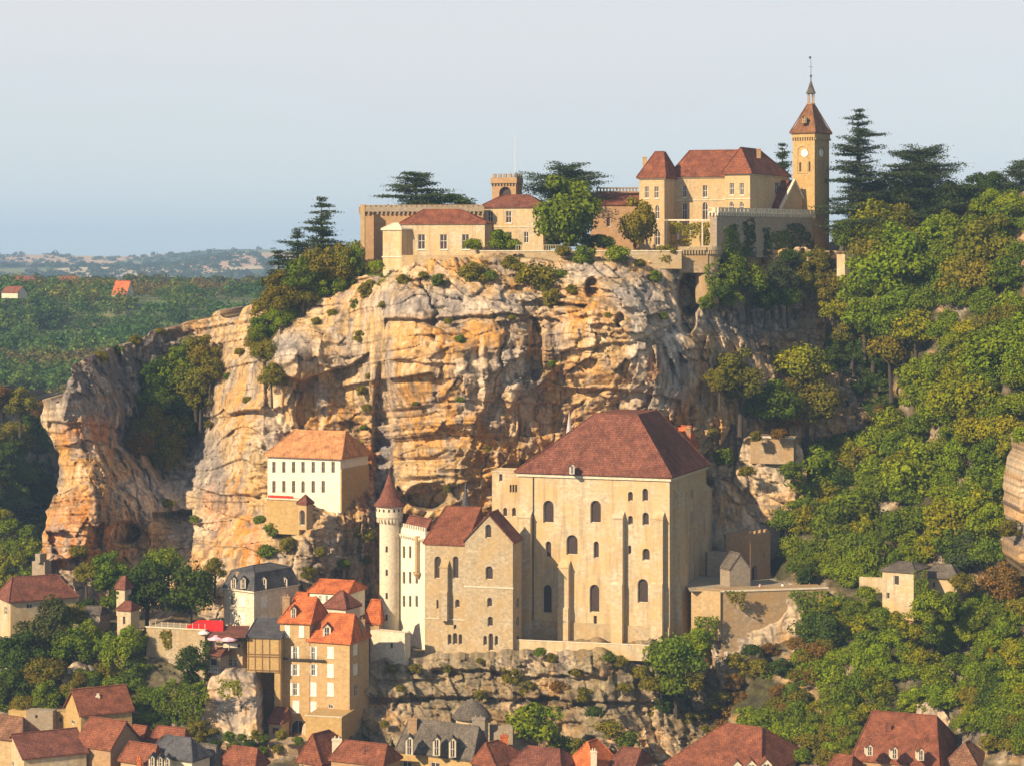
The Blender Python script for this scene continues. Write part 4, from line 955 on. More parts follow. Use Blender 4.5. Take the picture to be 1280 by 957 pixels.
# main castle
t = house('castle', 906, 503, 312, 'large cream castle with three steep red-brown roofs beside the clock tower', 'castle')
b = Block(t, 932, 502.8, 76, 219.5, 325, L=838, Rm=12, mat=W_CAST, depth=.3)
for x0, x1 in ((853, 858.3), (878.5, 884.3)):
    b.win('A', x0, 232, x1, 247, 0, 'cross', sill=True); b.win('A', x0-.3, 253, x1+.7, 275, 1, 'cross')
b.win('A', 875.5, 284, 887, 308, 1, 'dark'); b.course('A', 222, .35, .3, 'cornice'); b.course('A', 250.5, .2, .12); b.walls(); b.roof('A', 33.5, .0015, .8, .5, .5, over=.5, mat=TILER)
b = Block(t, 830.5, 500, 66, 221.5, 325, L=799, R_=848, mat=W_CAST, depth=.3)
for x0, x1 in ((806, 811), (818, 823.4)): b.win('A', x0, 233.5, x1, 248, 0, 'cross', sill=True)
b.win('A', 819, 257, 824.5, 274, 1, 'cross'); b.win('A', 818, 288, 825.5, 307, 1, 'cross'); b.win('A', 805, 257, 811, 274, 1, 'cross')
b.course('A', 224, .35, .3, 'cornice'); b.walls(); rf = b.roof('A', 33, .28, .62, .45, .55, over=.5, mat=TILER); chimney(rf, 803.5, 808.5, 196, 208, 506, W_OCHRE, False)
b = Block(t, 937.5, 499, 62, 216, 325, L=906, R_=985, mat=W_CAST, depth=.3)
for x0, x1 in ((912, 917.6), (924.5, 929.9)):
    b.win('A', x0, 229, x1, 244, 0, 'cross', sill=True); b.win('A', x0, 252.5, x1, 266, 1, 'cross')
b.win('B', 969, 228, 974.5, 243, 0, 'cross'); b.course('A', 218.5, .35, .3, 'cornice'); b.course('B', 218.5, .35, .3, 'cornice'); b.course('A', 249, .2, .12); b.walls()
rf = b.roof('B', 32.5, .08, .55, over=.6, mat=TILER); chimney(rf, 946, 951, 186, 198, 506, W_BROWN, False)
# trellis terrace with vines
t = house('pergola', 873, 494, 308, 'pale pergola of posts and beams in front of the castle, overgrown with vines', 'pergola')
p0, p1 = P(832, 276, 494), P(892, 276, 492); g = MB(); g.box(p0, p1-p0, (0, .3, 0), (0, 0, .3)); g.box(p0+Vector((0, 3, 0)), p1-p0, (0, .3, 0), (0, 0, .3)); g.build('beam', W_PALE, t)
for i in range(5):
    q = p0.lerp(p1, i/4); g = MB(); g.box(q-Vector((0, 0, 6.2)), (.35, 0, 0), (0, .35, 0), (0, 0, 6.2)); g.build('post', W_PALE, t)
# bastion with machicolations and the arch
t = house('bastion', 895, 488, 370, 'rounded ochre bastion with corbelled parapet above the dark cliff arch', 'bastion')
c = P(884, 300, 487); c.z = 0; z0, z1 = pz(380, 484), pz(309, 484)
g = MB(); g.lathe(c, [(2.6, z0), (2.5, z1-1.9), (2.5, z1)], 24); g.box((P(849, 0, 484).x, 484.2, pz(341, 484)), (6.2, 0, 0), (0, 4, 0), (0, 0, z1-pz(341, 484))); g.build('wall', W_OLD, t)
g = MB()
for i in range(18):
    a = math.pi+i/18*math.pi; d = Vector((math.cos(a), math.sin(a), 0)); e = Vector((-d.y, d.x, 0)); g.box(c+d*2.45-e*.14+Vector((0, 0, z1-1.5)), e*.28, d*.5, (0, 0, .9))
for i in range(9): g.box((P(850, 0, 484).x+i*.62, 483.75, z1-1.5), (.26, 0, 0), (0, .44, 0), (0, 0, .9))
g.lathe(c+Vector((0, 0, z1)), [(2.5, -.7), (3.0, -.68), (3.0, .1), (2.6, .1)], 24); g.box((P(849, 0, 484).x, 483.7, z1-.7), (5.8, 0, 0), (0, .5, 0), (0, 0, .8)); g.build('corbel_table', W_RUB, t)
# courtyard wall
t = house('courtyard_wall', 896, 486, 310, 'shaded grey courtyard wall with pierced battlements running towards the clock tower', 'wall')
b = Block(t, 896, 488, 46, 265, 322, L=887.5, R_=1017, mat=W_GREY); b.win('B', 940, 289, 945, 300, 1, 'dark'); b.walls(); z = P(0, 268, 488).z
for f in (b.A, b.B):
    g = MB(); corbels(g, f, z-.3, f.L, .9, .4, .45); g.box(f.pt(0, z+.3, .003), f.d*f.L, f.n*.5, (0, 0, .35)); crenels(g, f.pt(0, 0, .45), f.d, f.n, f.L, z+.65, .75, .6, .65, .3); g.box(f.pt(0, z+1.3, .15), f.d*f.L, f.n*.32, (0, 0, .2)); g.build('battlement', W_PALE, t)
# chapel by the tower
t = house('castle_chapel', 1012, 506, 300, 'small chapel with steep tiled roof and pale stepped coping left of the clock tower', 'chapel')
b = Block(t, 976, 509, 52, 262, 322, Lm=9, Rm=12, mat=W_OCHRE, depth=.4); b.win('B', 1003, 245, 1010, 262, 1, 'dark')
b.roof('A', 35, 0, 1, over=.0, mat=TILE, th=.3); b.walls()
g = MB(); h = b.B.L/2; zr = b.zt+b.rise
g.prism([b.B.pt(-.2, b.zt-.2, .25), b.B.pt(-.2, b.zt-.2, -.35), b.B.pt(h, zr, -.35), b.B.pt(h, zr, .25)], (0, 0, .7)); g.prism([b.B.pt(2*h+.2, b.zt-.2, .25), b.B.pt(h, zr, .25), b.B.pt(h, zr, -.35), b.B.pt(2*h+.2, b.zt-.2, -.35)], (0, 0, .7)); g.build('coping', W_PALE, t)
# ---- clock tower
t = house('clock_tower', 1018, 505, 305, 'tall square golden clock tower with pointed brown roof, small belfry and weather vane', 'tower')
b = Block(t, 1018.3, 515, 55, 168, 326, L=991, R_=1036.5, mat=W_GOLD, depth=.35)
b.win('A', 999, 203, 1001.6, 215, 1, 'dark', fmat=W_GOLD); b.win('A', 1010.8, 202, 1013, 215, 1, 'dark', fmat=W_GOLD); b.win('B', 1022.5, 200, 1024.5, 217, 1, 'dark'); b.win('B', 1027.5, 200, 1029.5, 217, 1, 'dark')
b.walls()
for f, x0, x1, y0, y1, cx in ((b.A, 996.5, 1010, 182, 217, 1006), (b.B, 1020.5, 1032, 182, 217, 1025.8)):
    u0 = f.hit(x0, 200)[0]; u1 = f.hit(x1, 200)[0]; u0, u1 = min(u0, u1), max(u0, u1); za, zb_ = f.hit(x0, y1)[1], f.hit(x0, y0)[1]
    po = arch_poly(u0, u1, za, zb_, 1); cu, cz_ = (u0+u1)/2, (za+zb_)/2; n = len(po); inn = [(cu+(u-cu)*.86, cz_+(z-cz_)*.95) for u, z in po]
    g = MB(); g.add([f.pt(u, z, .14) for u, z in po]+[f.pt(u, z, .14) for u, z in inn]+[f.pt(u, z, .0) for u, z in po]+[f.pt(u, z, .0) for u, z in inn],
                    [(i, (i+1) % n, n+(i+1) % n, n+i) for i in range(n)]+[(i, 2*n+i, 2*n+(i+1) % n, (i+1) % n) for i in range(n)]+[(n+i, n+(i+1) % n, 3*n+(i+1) % n, 3*n+i) for i in range(n)]); g.build('arch_moulding', W_OCHRE, t)
    uc, zc = f.hit(cx, 191.6); r = .85
    g = MB(); k = 28; ring = [f.pt(uc+r*math.cos(a*6.283/k), zc+r*math.sin(a*6.283/k), .22) for a in range(k)]; g.prism(ring, f.n*-.22); dial = g.build('clock_face', plain('clock_dial', (.80, .78, .68), .5), t)
    g = MB(); up = Vector((0, 0, 1))
    for ang, L_, wd in ((0, .62, .05), (1.9, .42, .07)):
        dd = f.d*math.sin(ang)+up*math.cos(ang); ee = f.d*math.cos(ang)-up*math.sin(ang); g.box(f.pt(uc, zc, .24)-ee*wd/2, ee*wd, dd*L_, f.n*.03)
    for h_ in range(12):
        a = h_*math.pi/6; dd = f.d*math.sin(a)+up*math.cos(a); ee = f.d*math.cos(a)-up*math.sin(a); g.box(f.pt(uc, zc, .225)+dd*.64-ee*.025, ee*.05, dd*.13, f.n*.02)
    g.build('clock_hands', IRON, dial)
g = MB()
for f in (b.A, b.B): corbels(g, f, P(0, 174.5, 515).z, f.L, .62, .3, .42)
g.build('corbel_table', W_OCHRE, t)
b2 = Block(t, 1018.5, 514.4, 55, 165, 171.5, L=989.5, R_=1037.7, mat=W_GOLD); b2.walls('parapet')
rf = b2.roof('A', 37, .42, .58, .42, .58, over=.35, mat=TILEC, flare=.06)
dormer(rf.parent, 1003, 1008, 144, 154, 515.5, TILEC, W_GOLD, 1.0)
cc = b2.C+b2.A.d*b2.A.L/2+b2.B.d*b2.B.L/2; Yt = cc.y; cc.z = 0; zt_ = lambda py: P(0, py, Yt).z
g = MB()
for i in range(6):
    a = i*1.047; d = Vector((math.cos(a), math.sin(a), 0))*.72; g.tube(cc+d+Vector((0, 0, zt_(131))), cc+d+Vector((0, 0, zt_(116))), .1, .1, 5)
g.lathe(cc, [(.95, zt_(131)), (.95, zt_(129.5)), (.7, zt_(129.5))], 12); g.lathe(cc, [(.95, zt_(117.5)), (.95, zt_(116)), (.2, zt_(116))], 12); g.build('belfry', W_BROWN, t)
g = MB(); g.lathe(cc, [(1.2, zt_(117)), (.9, zt_(114)), (.45, zt_(107)), (.12, zt_(101)), (.1, zt_(97)), (.3, zt_(95.5)), (.25, zt_(94)), (0, zt_(93))], 12); g.build('spire', SLATEB, t)
g = MB(); g.tube(cc+Vector((0, 0, zt_(95))), cc+Vector((0, 0, zt_(70))), .06, .04, 6); g.box(cc+Vector((-.5, -.03, zt_(84))), (1.0, 0, 0), (0, .06, 0), (0, 0, .08)); g.box(cc+Vector((-.45, -.03, zt_(73.5))), (.45, 0, 0), (0, .05, 0), (0, 0, .5)); g.build('weather_vane', IRON, t)

# ---- middle-left town
t = house('mansard_house', 317, 446, 790, 'white house with grey slate mansard roof and dormers above the terrace', 'house')
b = Block(t, 317.5, 446, 52, 739, 815, L=280, R_=373, mat=W_PALE, depth=.2)
for x0, x1 in ((287.5, 291.5), (298.5, 306)):
    b.win('A', x0, 744, x1, 757, 0, 'closed' if x0 > 295 else 'plain', sill=True); b.win('A', x0, 764, x1, 779, 0, 'closed')
for x0, x1 in ((326, 334), (350, 358)): b.win('B', x0, 744, x1, 758, 0, 'closed', sill=True); b.win('B', x0, 767, x1, 780, 0, 'closed')
b.course('A', 740.5, .3, .25, 'cornice'); b.course('B', 740.5, .3, .25, 'cornice'); b.walls()
rf = b.roof('B', 22, .09, .91, .12, .88, over=.25, mat=SLATE); b.zt += b.rise; rf2 = b.roof('B', 6, .3, .7, over=-1.0, mat=SLATE, name='roof')
for x in (288.5, 300.5): dormer(t, x, x+6.5, 720, 735, 446.8 if x > 295 else 449, SLATE, W_PALE, 1.6)
dormer(t, 326, 333, 720, 736, 448.4, SLATE, W_PALE, 1.6); dormer(t, 352, 359, 720, 736, 453, SLATE, W_PALE, 1.6)
chimney(rf, 295, 298.5, 714, 730, 450, W_OCHRE, False); chimney(rf, 307, 310.5, 714, 730, 449, W_OCHRE, False)
# retaining wall of terrace
t = house('terrace_wall', 252, 432, 852, 'tall pale stone terrace wall with ivy below the red awning', 'wall')
b = Block(t, 256, 431, 72, 787, 858, L=183, Rm=6, mat=W_RUB); b.walls(); b.course('A', 787.5, .25, .15, 'coping')
t = house('terrace_railing', 245, 431, 786, 'dark iron railing on top of the tall terrace wall', 'railing')
f = b.A; g = MB(); z = b.zt+.2
g.tube(f.pt(0, z+1.0, -.1), f.pt(f.L*.95, z+1.0, -.1), .05, .05, 5); g.tube(f.pt(0, z+.5, -.1), f.pt(f.L*.95, z+.5, -.1), .03, .03, 5); g.build('handrail', IRON, t)
for i in range(10): g = MB(); g.tube(f.pt(f.L*.95*i/9, z-.1, -.1), f.pt(f.L*.95*i/9, z+1.0, -.1), .05, .05, 5); g.build('post', WHITE, t)
# awning and parasols
t = house('awning', 258, 436, 796, 'bright red awning over the restaurant terrace beside the mansard house', 'awning')
g = MB(); a0, a1 = P(233, 783, 433), P(279, 786, 432); b0, b1 = P(248, 775, 438), P(279, 776, 437); g.prism([a0, a1, b1, b0], (0, 0, .12)); g.prism([a0-Vector((0, 0, .55)), a1-Vector((0, 0, .55)), a1, a0], (0, .06, 0)); g.build('canopy', plain('red_canvas', (.68, .015, .015), .8, var=.08), t)
for q in (a0, a1, b0, b1): g = MB(); g.tube(q-Vector((0, 0, 2.6)), q, .05, .05, 5); g.build('post', IRON, t)
for i, (x, y, Y, c_, lb) in enumerate(((255, 790, 431.5, (.75, .6, .58), 'pale parasol just below the red awning at the left of the pink ones'), (270, 797, 428, (.72, .42, .48), 'pink parasol at the left in front of the brown tiled roof'), (286, 798, 427.5, (.72, .42, .48), 'pink parasol at the right in front of the brown tiled roof'))):
    t = house('parasol', x, Y, y+14, lb, 'parasol', 'parasols on the restaurant terrace'); c = P(x, y, Y)
    g = MB(); r = 1.6 if i else 1.1; g.lathe(c, [(r, -.25), (r, 0), (r*.5, .35), (0, .6)], 8); g.build('canopy', plain('canvas_%d' % (i > 0), c_, .8), t); g = MB(); g.tube(c-Vector((0, 0, 2.2)), c+Vector((0, 0, .6)), .04, .04, 5); g.build('pole', WHITE, t)
t = house('restaurant', 300, 428, 846, 'stone restaurant with brown tiled roof and a covered terrace over the rock', 'restaurant')
b = Block(t, 303, 430, 66, 801, 847, L=263, Rm=5, mat=W_RUB, depth=.3); b.win('A', 285, 823, 289.5, 833, 0, 'plain'); b.win('A', 290.5, 823, 295, 833, 0, 'plain'); b.win('A', 268, 803, 300, 808.5, 0, 'dark'); b.walls()
g = MB(); p = P(279, 809, 427.6); g.box(p, (2.7, 0, 0), (0, .08, 0), (0, 0, .8)); g.build('sign_board', W_PALE, t)
g = MB(); a0, a1, b1, b0 = P(260, 797, 427.5), P(307, 796, 426.5), P(312, 783, 436), P(272, 783, 437); g.prism([a0, a1, b1, b0], (0, 0, .25)); g.build('roof', TILE, t)
for x in (263, 274, 285, 296, 306): g = MB(); q = P(x, 802, 427.7); g.tube(q, q+Vector((0, 0, .8)), .06, .06, 5); g.build('post', BARK, t)
t = house('balcony_hut', 272, 424, 842, 'small stone annex with brown roof and balcony hanging left of the restaurant', 'building')
b = Block(t, 275, 427, 62, 818, 842, L=258, Rm=3, mat=W_GREY); b.win('A', 262, 822, 271, 832, 0, 'dark'); b.walls(); b.roof('A', 6, .1, .9, .9, .9, over=.5)
g = MB(); f = b.A; g.box(f.pt(-.1, b.zb+.3, .01), f.d*(f.L+.2), f.n*.8, (0, 0, .15))
for i in range(7): g.box(f.pt(f.L*i/6, b.zb+.4, .72), f.d*.06, f.n*.06, (0, 0, .9))
g.box(f.pt(-.1, b.zb+1.3, .72), f.d*(f.L+.2), f.n*.06, (0, 0, .07)); g.build('balcony', WHITE, t)
# half timbered house over passage
t = house('timber_house', 350, 426, 926, 'narrow half timbered house with slate roof standing above a tall dark opening', 'house')
b = Block(t, 350.5, 427, 82, 796, 840, L=309, Rm=8, mat=W_GOLD, depth=.3); b.walls()
g = MB(); f = b.A
for x in (310.5, 319, 328, 337, 349): u = f.hit(x, 810)[0]; g.box(f.pt(u-.1, b.zb, .005), f.d*.2, f.n*.06, (0, 0, b.zt-b.zb))
for y in (797, 818, 821, 838): z = P(0, y, 427).z; g.box(f.pt(0, z-.1, .008), f.d*f.L, f.n*.07, (0, 0, .22))
g.build('timber_frame', plain('timber', (.16, .09, .045), .9), t)
b.roof('A', 16, .001, .999, .9, .9, over=.3, mat=SLATE)
b = Block(t, 319, 427.3, 82, 838, 930, L=309, Rm=8, mat=W_GOLD); b.walls('pier'); b = Block(t, 350.5, 427.3, 82, 838, 905, L=343, Rm=8, mat=W_GOLD); b.walls('pier')
b = Block(t, 350, 434, 82, 838, 915, L=310, Rm=1, mat=W_BROWN); b.walls('back_wall'); 
t = house('lean_to_house', 351, 424, 927, 'tiny lean-to house with one window at the foot of the tall brown house', 'house')
b = Block(t, 351.5, 423, 74, 903, 930, L=336, Rm=4, mat=W_CREAM); b.win('A', 340, 909, 348, 918, 0, 'cross', fmat=W_BROWN); b.walls(); b.roof('A', 14, .001, .999, .95, .95, over=.3)
# tall brown house
t = house('tall_house', 437, 424, 911, 'tall brown house with two orange roofs, dormers and many white shutters', 'house')
b = Block(t, 437, 425, 68, 803, 925, L=386, R_=461, mat=W_HONEY, depth=.2)
b1 = Block(t, 387, 428, 76, 778, 925, L=350, Rm=10, mat=W_HONEY, depth=.2)
for x in (359, 376.6): b1.win('A', x-3.3, 781, x+3.3, 795.5, 0, 'closed', sill=True)
b1.win('A', 366.5, 807, 371.5, 825, 1, 'open'); b.win('A', 388.8, 807, 393.8, 825, 1, 'open'); b.win('A', 409, 807.5, 417, 822, 0, 'closed', sill=True)
b1.win('A', 366, 829.5, 371.5, 844, 0, 'open'); b.win('A', 388.6, 829.5, 394, 844, 0, 'open'); b.win('A', 409, 829, 417, 845.5, 0, 'closed', sill=True)
b1.win('A', 366, 853, 371.5, 869, 0, 'open'); b.win('A', 387.6, 852, 395.4, 869, 0, 'closed', sill=True); b.win('A', 409, 852.5, 417, 869, 0, 'closed', sill=True)
b1.win('A', 365.5, 875, 374, 891, 0, 'closed'); b.win('A', 387.6, 876, 395.4, 891, 0, 'closed'); b.win('A', 410, 879, 416.5, 892, 1, 'plain')
b1.win('A', 364, 899, 381, 917, 1, 'plain')
for y in (804.5, 829): b.win('B', 441.5, y, 447, y+14, 0, 'closed')
b.win('B', 443, 855, 447, 870, 0, 'plain')
b.walls(); b1.walls()
g = MB(); f = b.A; u1 = f.hit(386.5, 826)[0]; u0 = f.hit(407, 826)[0]; z = P(0, 827.5, 425).z; g.box(f.pt(u0, z, .01), f.d*(u1-u0), f.n*.8, (0, 0, .15)); f = b1.A; u1 = f.hit(346, 826)[0]; g.box(f.pt(0.1, z, .01), f.d*(u1-.1), f.n*.8, (0, 0, .15))
for i in range(16): q = b1.A.pt(u1*i/15, z, .75); g.tube(q, q+Vector((0, 0, .9)), .025, .025, 4)
for i in range(10): q = b.A.pt(u0+(b.A.L-u0)*i/9, z, .75); g.tube(q, q+Vector((0, 0, .9)), .025, .025, 4)
g.build('balcony', IRON, t)
r1 = b1.roof('A', 27, .03, .72, .5, .5, over=.4, mat=TILEO); r2 = b.roof('A', 31, .12, .72, .5, .5, over=.4, mat=TILEO)
dormer(t, 363.5, 370, 757, 774, 429.5, TILE, W_PALE, 2.2); dormer(t, 403.5, 413.5, 779, 797, 427.5, TILE, W_PALE, 2.6)
chimney(r1, 353, 362, 745, 768, 432, W_BROWN); chimney(r2, 444.5, 456, 774, 800, 430, W_BROWN)
# houses behind
for (nm, lb, C, Y, a, top, bot, L_, Rr, rise, s0, s1, ax, wm, rm, wins) in (
    ('house', 'low white house with long orange roof directly above and behind the tall brown house', 434, 446, 70, 741, 775, 387, 456, 12, .05, .95, 'A', W_WHITE, TILEO, [('A', 393, 744, 396, 751), ('A', 399, 744, 402, 751), ('A', 407, 744, 410, 751)]),
    ('house', 'small house with brown pyramid roof squeezed behind the tall brown house', 432, 438, 62, 760, 800, 404, 450, 19, .45, .55, 'A', W_PALE, TILE, []),
    ('house', 'small shaded house with orange roof slope against the foot of the turret', 474, 442, 76, 778, 815, 455, 478, 28, .001, .6, 'A', W_BROWN, TILEO, []),
    ('house', 'little orange roofed outhouse behind the mansard house', 384, 452, 70, 752, 790, 368, 388, 11, .1, .9, 'A', W_OCHRE, TILEO, [])):
    t = house(nm, C, Y, bot, lb); b = Block(t, C, Y, a, top, bot, L=L_, R_=Rr, mat=wm, depth=.2)
    for w_ in wins: b.win(*w_)
    b.roof(ax, rise, s0, s1, over=.35, mat=rm); b.walls()
# walls under tall house
t = house('garden_wall', 427, 420, 922, 'curved golden retaining wall stepping up below the tall brown house', 'wall')
b = Block(t, 427, 418, 76, 896, 940, L=382, R_=444, mat=W_GOLD); b.walls(); b.course('A', 896.5, .2, .1, 'coping')
t = house('garden_wall', 388, 414, 955, 'low rounded rubble wall at the bottom below the tiny lean-to house', 'wall')
g = MB(); c = P(360, 955, 416); g.lathe((c.x, c.y, c.z), [(4.2, -4), (4.0, 1.2), (3.7, 3.9), (3.4, 4.4), (2.8, 4.3), (0, 4.0)], 13); g.build('wall', W_OLD, t)
# ---- left edge houses
t = house('grange', 13, 452, 790, 'large farmhouse with brown hip roof and sunlit gable wall at the left edge', 'house')
b = Block(t, 13, 447, 30, 751, 800, Lm=8, R_=95, mat=W_CREAM, depth=.3); b.win('A', 5, 758, 9, 768, 0, 'cross'); b.win('B', 33, 754, 41, 760, 0, 'plain'); b.win('B', 60, 755, 66, 763, 0, 'plain'); b.walls(); b.roof('B', 26, .12, .8, over=.5)
t = house('stair_turret', 155, 440, 796, 'slim two stage stone turret with small brown roofs beside the big dark trees', 'tower')
b = Block(t, 156, 441, 60, 735, 770, L=145.5, Rm=2, mat=W_CREAM); b.roof('A', 14, .3, .7, over=.3); b.walls()
b = Block(t, 163.5, 438, 66, 762, 800, L=146.5, Rm=3, mat=W_CREAM); b.win('A', 153.5, 770, 156.5, 780, 0, 'dark'); b.roof('A', 9, .3, .7, over=.25); b.walls()
t = house('shed', 127, 445, 781, 'small grey stone shed with flat slate roof between the farmhouse and the slim turret', 'shed')
b = Block(t, 125, 444, 70, 767, 790, L=98, Rm=4, mat=W_GREY); b.win('A', 104, 771, 108, 776, 0, 'dark'); b.walls(); b.roof('A', 7, .15, .85, over=.3, mat=SLATEB)
t = house('ruined_wall', 45, 462, 730, 'ragged dark stub of ruined wall at the foot of the left promontory', 'ruin')
b = Block(t, 56, 461, 60, 702, 745, L=40, Rm=2, mat=W_GREY); b.walls(); b = Block(t, 50, 460.5, 60, 692, 703, L=44, Rm=2, mat=W_GREY); b.walls('wall_top')
for i, (x0, x1, y0, y1, Y, lb) in enumerate(((113, 127, 807, 842, 434, 'narrow pale wall pier among the bushes left of the hanging greenery'), (142, 155, 822, 858, 431, 'narrow pale wall pier under the hanging creeper right of the other pier'))):
    t = house('wall_pier', x1, Y, y1, lb, 'wall'); b = Block(t, x1, Y, 70, y0, y1+6, L=x0, Rm=3, mat=W_OCHRE); b.walls()
# fortified gate building
t = house('fortified_house', 67, 412, 926, 'square ochre fortified house with grey central wall and an arched niche', 'building')
b = Block(t, 82, 413, 78, 890, 935, L=10.5, Rm=6, mat=W_GOLD, depth=.4); b.win('A', 18, 897, 21, 902, 0, 'dark'); b.win('A', 74, 896, 77, 902, 0, 'dark'); b.walls()
b = Block(t, 66, 411.5, 80, 888, 935, L=32.5, Rm=2, mat=W_GREY, depth=.6); b.win('A', 44, 915, 58, 928, 1, 'dark', fmat=W_GREY); b.win('A', 44, 893, 47, 897, 0, 'dark'); b.walls('central_wall')
# ---- bottom row of roofs: (label, C, Y, a, top, bot, L, R, rise, s0, s1, axis, wall, roof, windows, chimneys, dormers)
NONE = []
ROW = [
 ('ochre gabled house with long red roof and pale chimney above the left village roofs', 101, 405, 30, 893, 945, 82, 165, 25, 0, 1, 'B', W_GOLD, TILER, [('A', 89, 899, 93, 905), ('B', 108, 906, 112, 913)], [(120, 124.5, 869, 895, 409, W_PALE)], NONE),
 ('dark red roofed house cut by the left edge at the bottom', 28, 398, 62, 925, 975, -30, 52, 24, .2, .8, 'A', W_OCHRE, TILE, NONE, NONE, NONE),
 ('wide dark red roofed house with small pale gable at the bottom left', 30, 392, 28, 948, 990, 4, 108, 20, 0, 1, 'B', W_CREAM, TILE, [('A', 12, 950, 17, 957)], NONE, NONE),
 ('house with broad dull red roof and dark gable amid the left village roofs', 138, 396, 60, 935, 985, 95, 175, 27, 0, 1, 'A', W_BROWN, TILER, NONE, [(152, 160, 908, 922, 404, W_BROWN)], NONE),
 ('small red roofed house tucked up beside the ochre gabled house', 178, 407, 66, 922, 960, 160, 190, 13, .02, .98, 'A', W_BROWN, TILER, NONE, NONE, NONE),
 ('red roofed house right of the left village cluster with little dormer', 228, 403, 66, 933, 980, 188, 240, 21, .05, .95, 'A', W_BROWN, TILER, NONE, NONE, [(196, 204, 923, 933, 403)]),
 ('bright red tiled roof touching the blue-grey slate mansard', 190, 392, 58, 955, 990, 151, 205, 22, .02, .9, 'A', W_OCHRE, TILER, NONE, [(171, 176, 948, 960, 391, TILEO)], NONE),
 ('house with blue-grey slate roof, white dormers and tall chimney at the bottom left', 240, 391, 62, 950, 990, 182, 262, 23, .22, .75, 'A', W_PALE, SLATE, NONE, [(216, 224, 929, 947, 395, W_PALE)], [(186, 193, 943, 957, 389.5), (196, 203, 944, 957, 389.5), (205, 212, 945, 958, 389.5)]),
 ('house with dark brown slate roof below the rock spur', 268, 396, 60, 956, 990, 232, 284, 22, .15, .7, 'A', W_BROWN, SLATEB, NONE, [(277, 283, 931, 950, 400, W_BROWN)], NONE),
 ('house with small faded red roof left of the rounded rubble wall', 318, 394, 62, 958, 990, 276, 334, 20, .1, .85, 'A', W_BROWN, TILER, NONE, NONE, NONE),
 ('house with steep orange slope and dark slate side below the golden retaining wall', 402, 402, 54, 955, 990, 374, 452, 35, .05, .45, 'B', W_BROWN, TILER, NONE, [(415, 427, 923, 948, 404, W_PALE)], NONE),
 ('long red tiled roof with stubby chimneys left of the slate house', 478, 397, 64, 955, 990, 414, 500, 20, .08, .92, 'A', W_BROWN, TILER, NONE, [(454, 461, 940, 950, 400, TILE), (470, 478, 932, 948, 401, W_BROWN)], NONE),
 ('grey-brown slate roofed house with three white dormers and two tall chimneys', 590, 400, 60, 949, 990, 497, 613, 37, .03, .97, 'A', W_GOLD, SLATEB, [('A', 503, 951, 515, 960), ('A', 538, 952, 550, 960)], [(509.5, 521, 897, 919, 408, W_BROWN), (590, 606, 897, 926, 405, W_GREY)], [(507, 516, 919, 943, 402), (541, 550, 920, 944, 400.5), (561, 570, 921, 946, 400)]),
 ('red roof with bright orange chimney just right of the slate house', 620, 396, 50, 958, 990, 592, 660, 27, .02, .4, 'B', W_GREY, TILER, NONE, [(625.5, 635, 919, 936, 401, TILEO)], NONE),
 ('faded patchy red roof below the large green bush', 700, 394, 64, 960, 990, 640, 722, 18, .2, .85, 'A', W_BROWN, TILE, NONE, NONE, NONE),
 ('orange roofed house with pale chimney and slate annex at the bottom centre', 745, 396, 54, 962, 990, 708, 772, 30, .3, .75, 'B', W_BROWN, TILEO, NONE, [(738.5, 746, 938, 962, 396, W_PALE)], NONE),
 ('small roof with dark gable and thin chimney right of the orange roofed house', 792, 397, 58, 958, 990, 764, 815, 18, .05, .9, 'A', W_GREY, TILE, NONE, [(793, 798, 932, 948, 401, W_BROWN)], NONE),
 ('big house with wide red hip roof below the wooded slope', 950, 390, 58, 969, 1000, 833, 1010, 44, .24, .64, 'A', W_OCHRE, TILER, NONE, NONE, [(914, 928, 950, 966, 386.5), (932, 946, 949, 965, 386), (951, 965, 948, 964, 386.5)]),
 ('tall steep roofed brown house with small dormers and skylights at the bottom right', 1172, 392, 66, 957, 1000, 1066, 1202, 49, .16, .93, 'A', W_BROWN, TILER, NONE, [(1107, 1114, 905, 917, 401, TILE)], [(1083, 1091, 929, 944, 391.6), (1114, 1122, 932, 948, 391), (1147, 1155, 934, 950, 390.5)]),
 ('dark roofed house between the steep roofed house and the flat roof', 1222, 393, 58, 960, 1000, 1182, 1240, 28, .2, .5, 'B', W_BROWN, TILE, NONE, NONE, NONE),
 ('long low dark roof at the far right of the village', 1260, 396, 66, 952, 990, 1206, 1276, 20, .02, .98, 'A', W_GREY, SLATEB, NONE, NONE, NONE),
 ('small reddish roof left of the steep roofed house', 1062, 392, 62, 962, 990, 1036, 1075, 14, .1, .9, 'A', W_BROWN, TILER, NONE, NONE, NONE),
]
for ri, (lb, C, Y, a, top, bot, L_, Rr, rise, s0, s1, ax, wm, rm, wins, chs, dms) in enumerate(ROW):
    if rm is TILE and ri % 2: rm = TILEM
    t = house('village_house', C, Y, bot, lb, 'house', 'village houses along the bottom'); b = Block(t, C, Y, a, top, bot, L=L_, R_=Rr, mat=wm, depth=.2)
    for w_ in wins: b.win(*w_)
    rf = b.roof(ax, rise, s0, s1, over=.4, mat=rm); b.walls()
    for (x0, x1, y0, y1, Yc, cm) in chs: chimney(rf, x0, x1, y0, y1, Yc, cm)
    for (x0, x1, y0, y1, Yd) in dms: dormer(t, x0, x1, y0, y1, Yd, rm, W_PALE, 2.4)
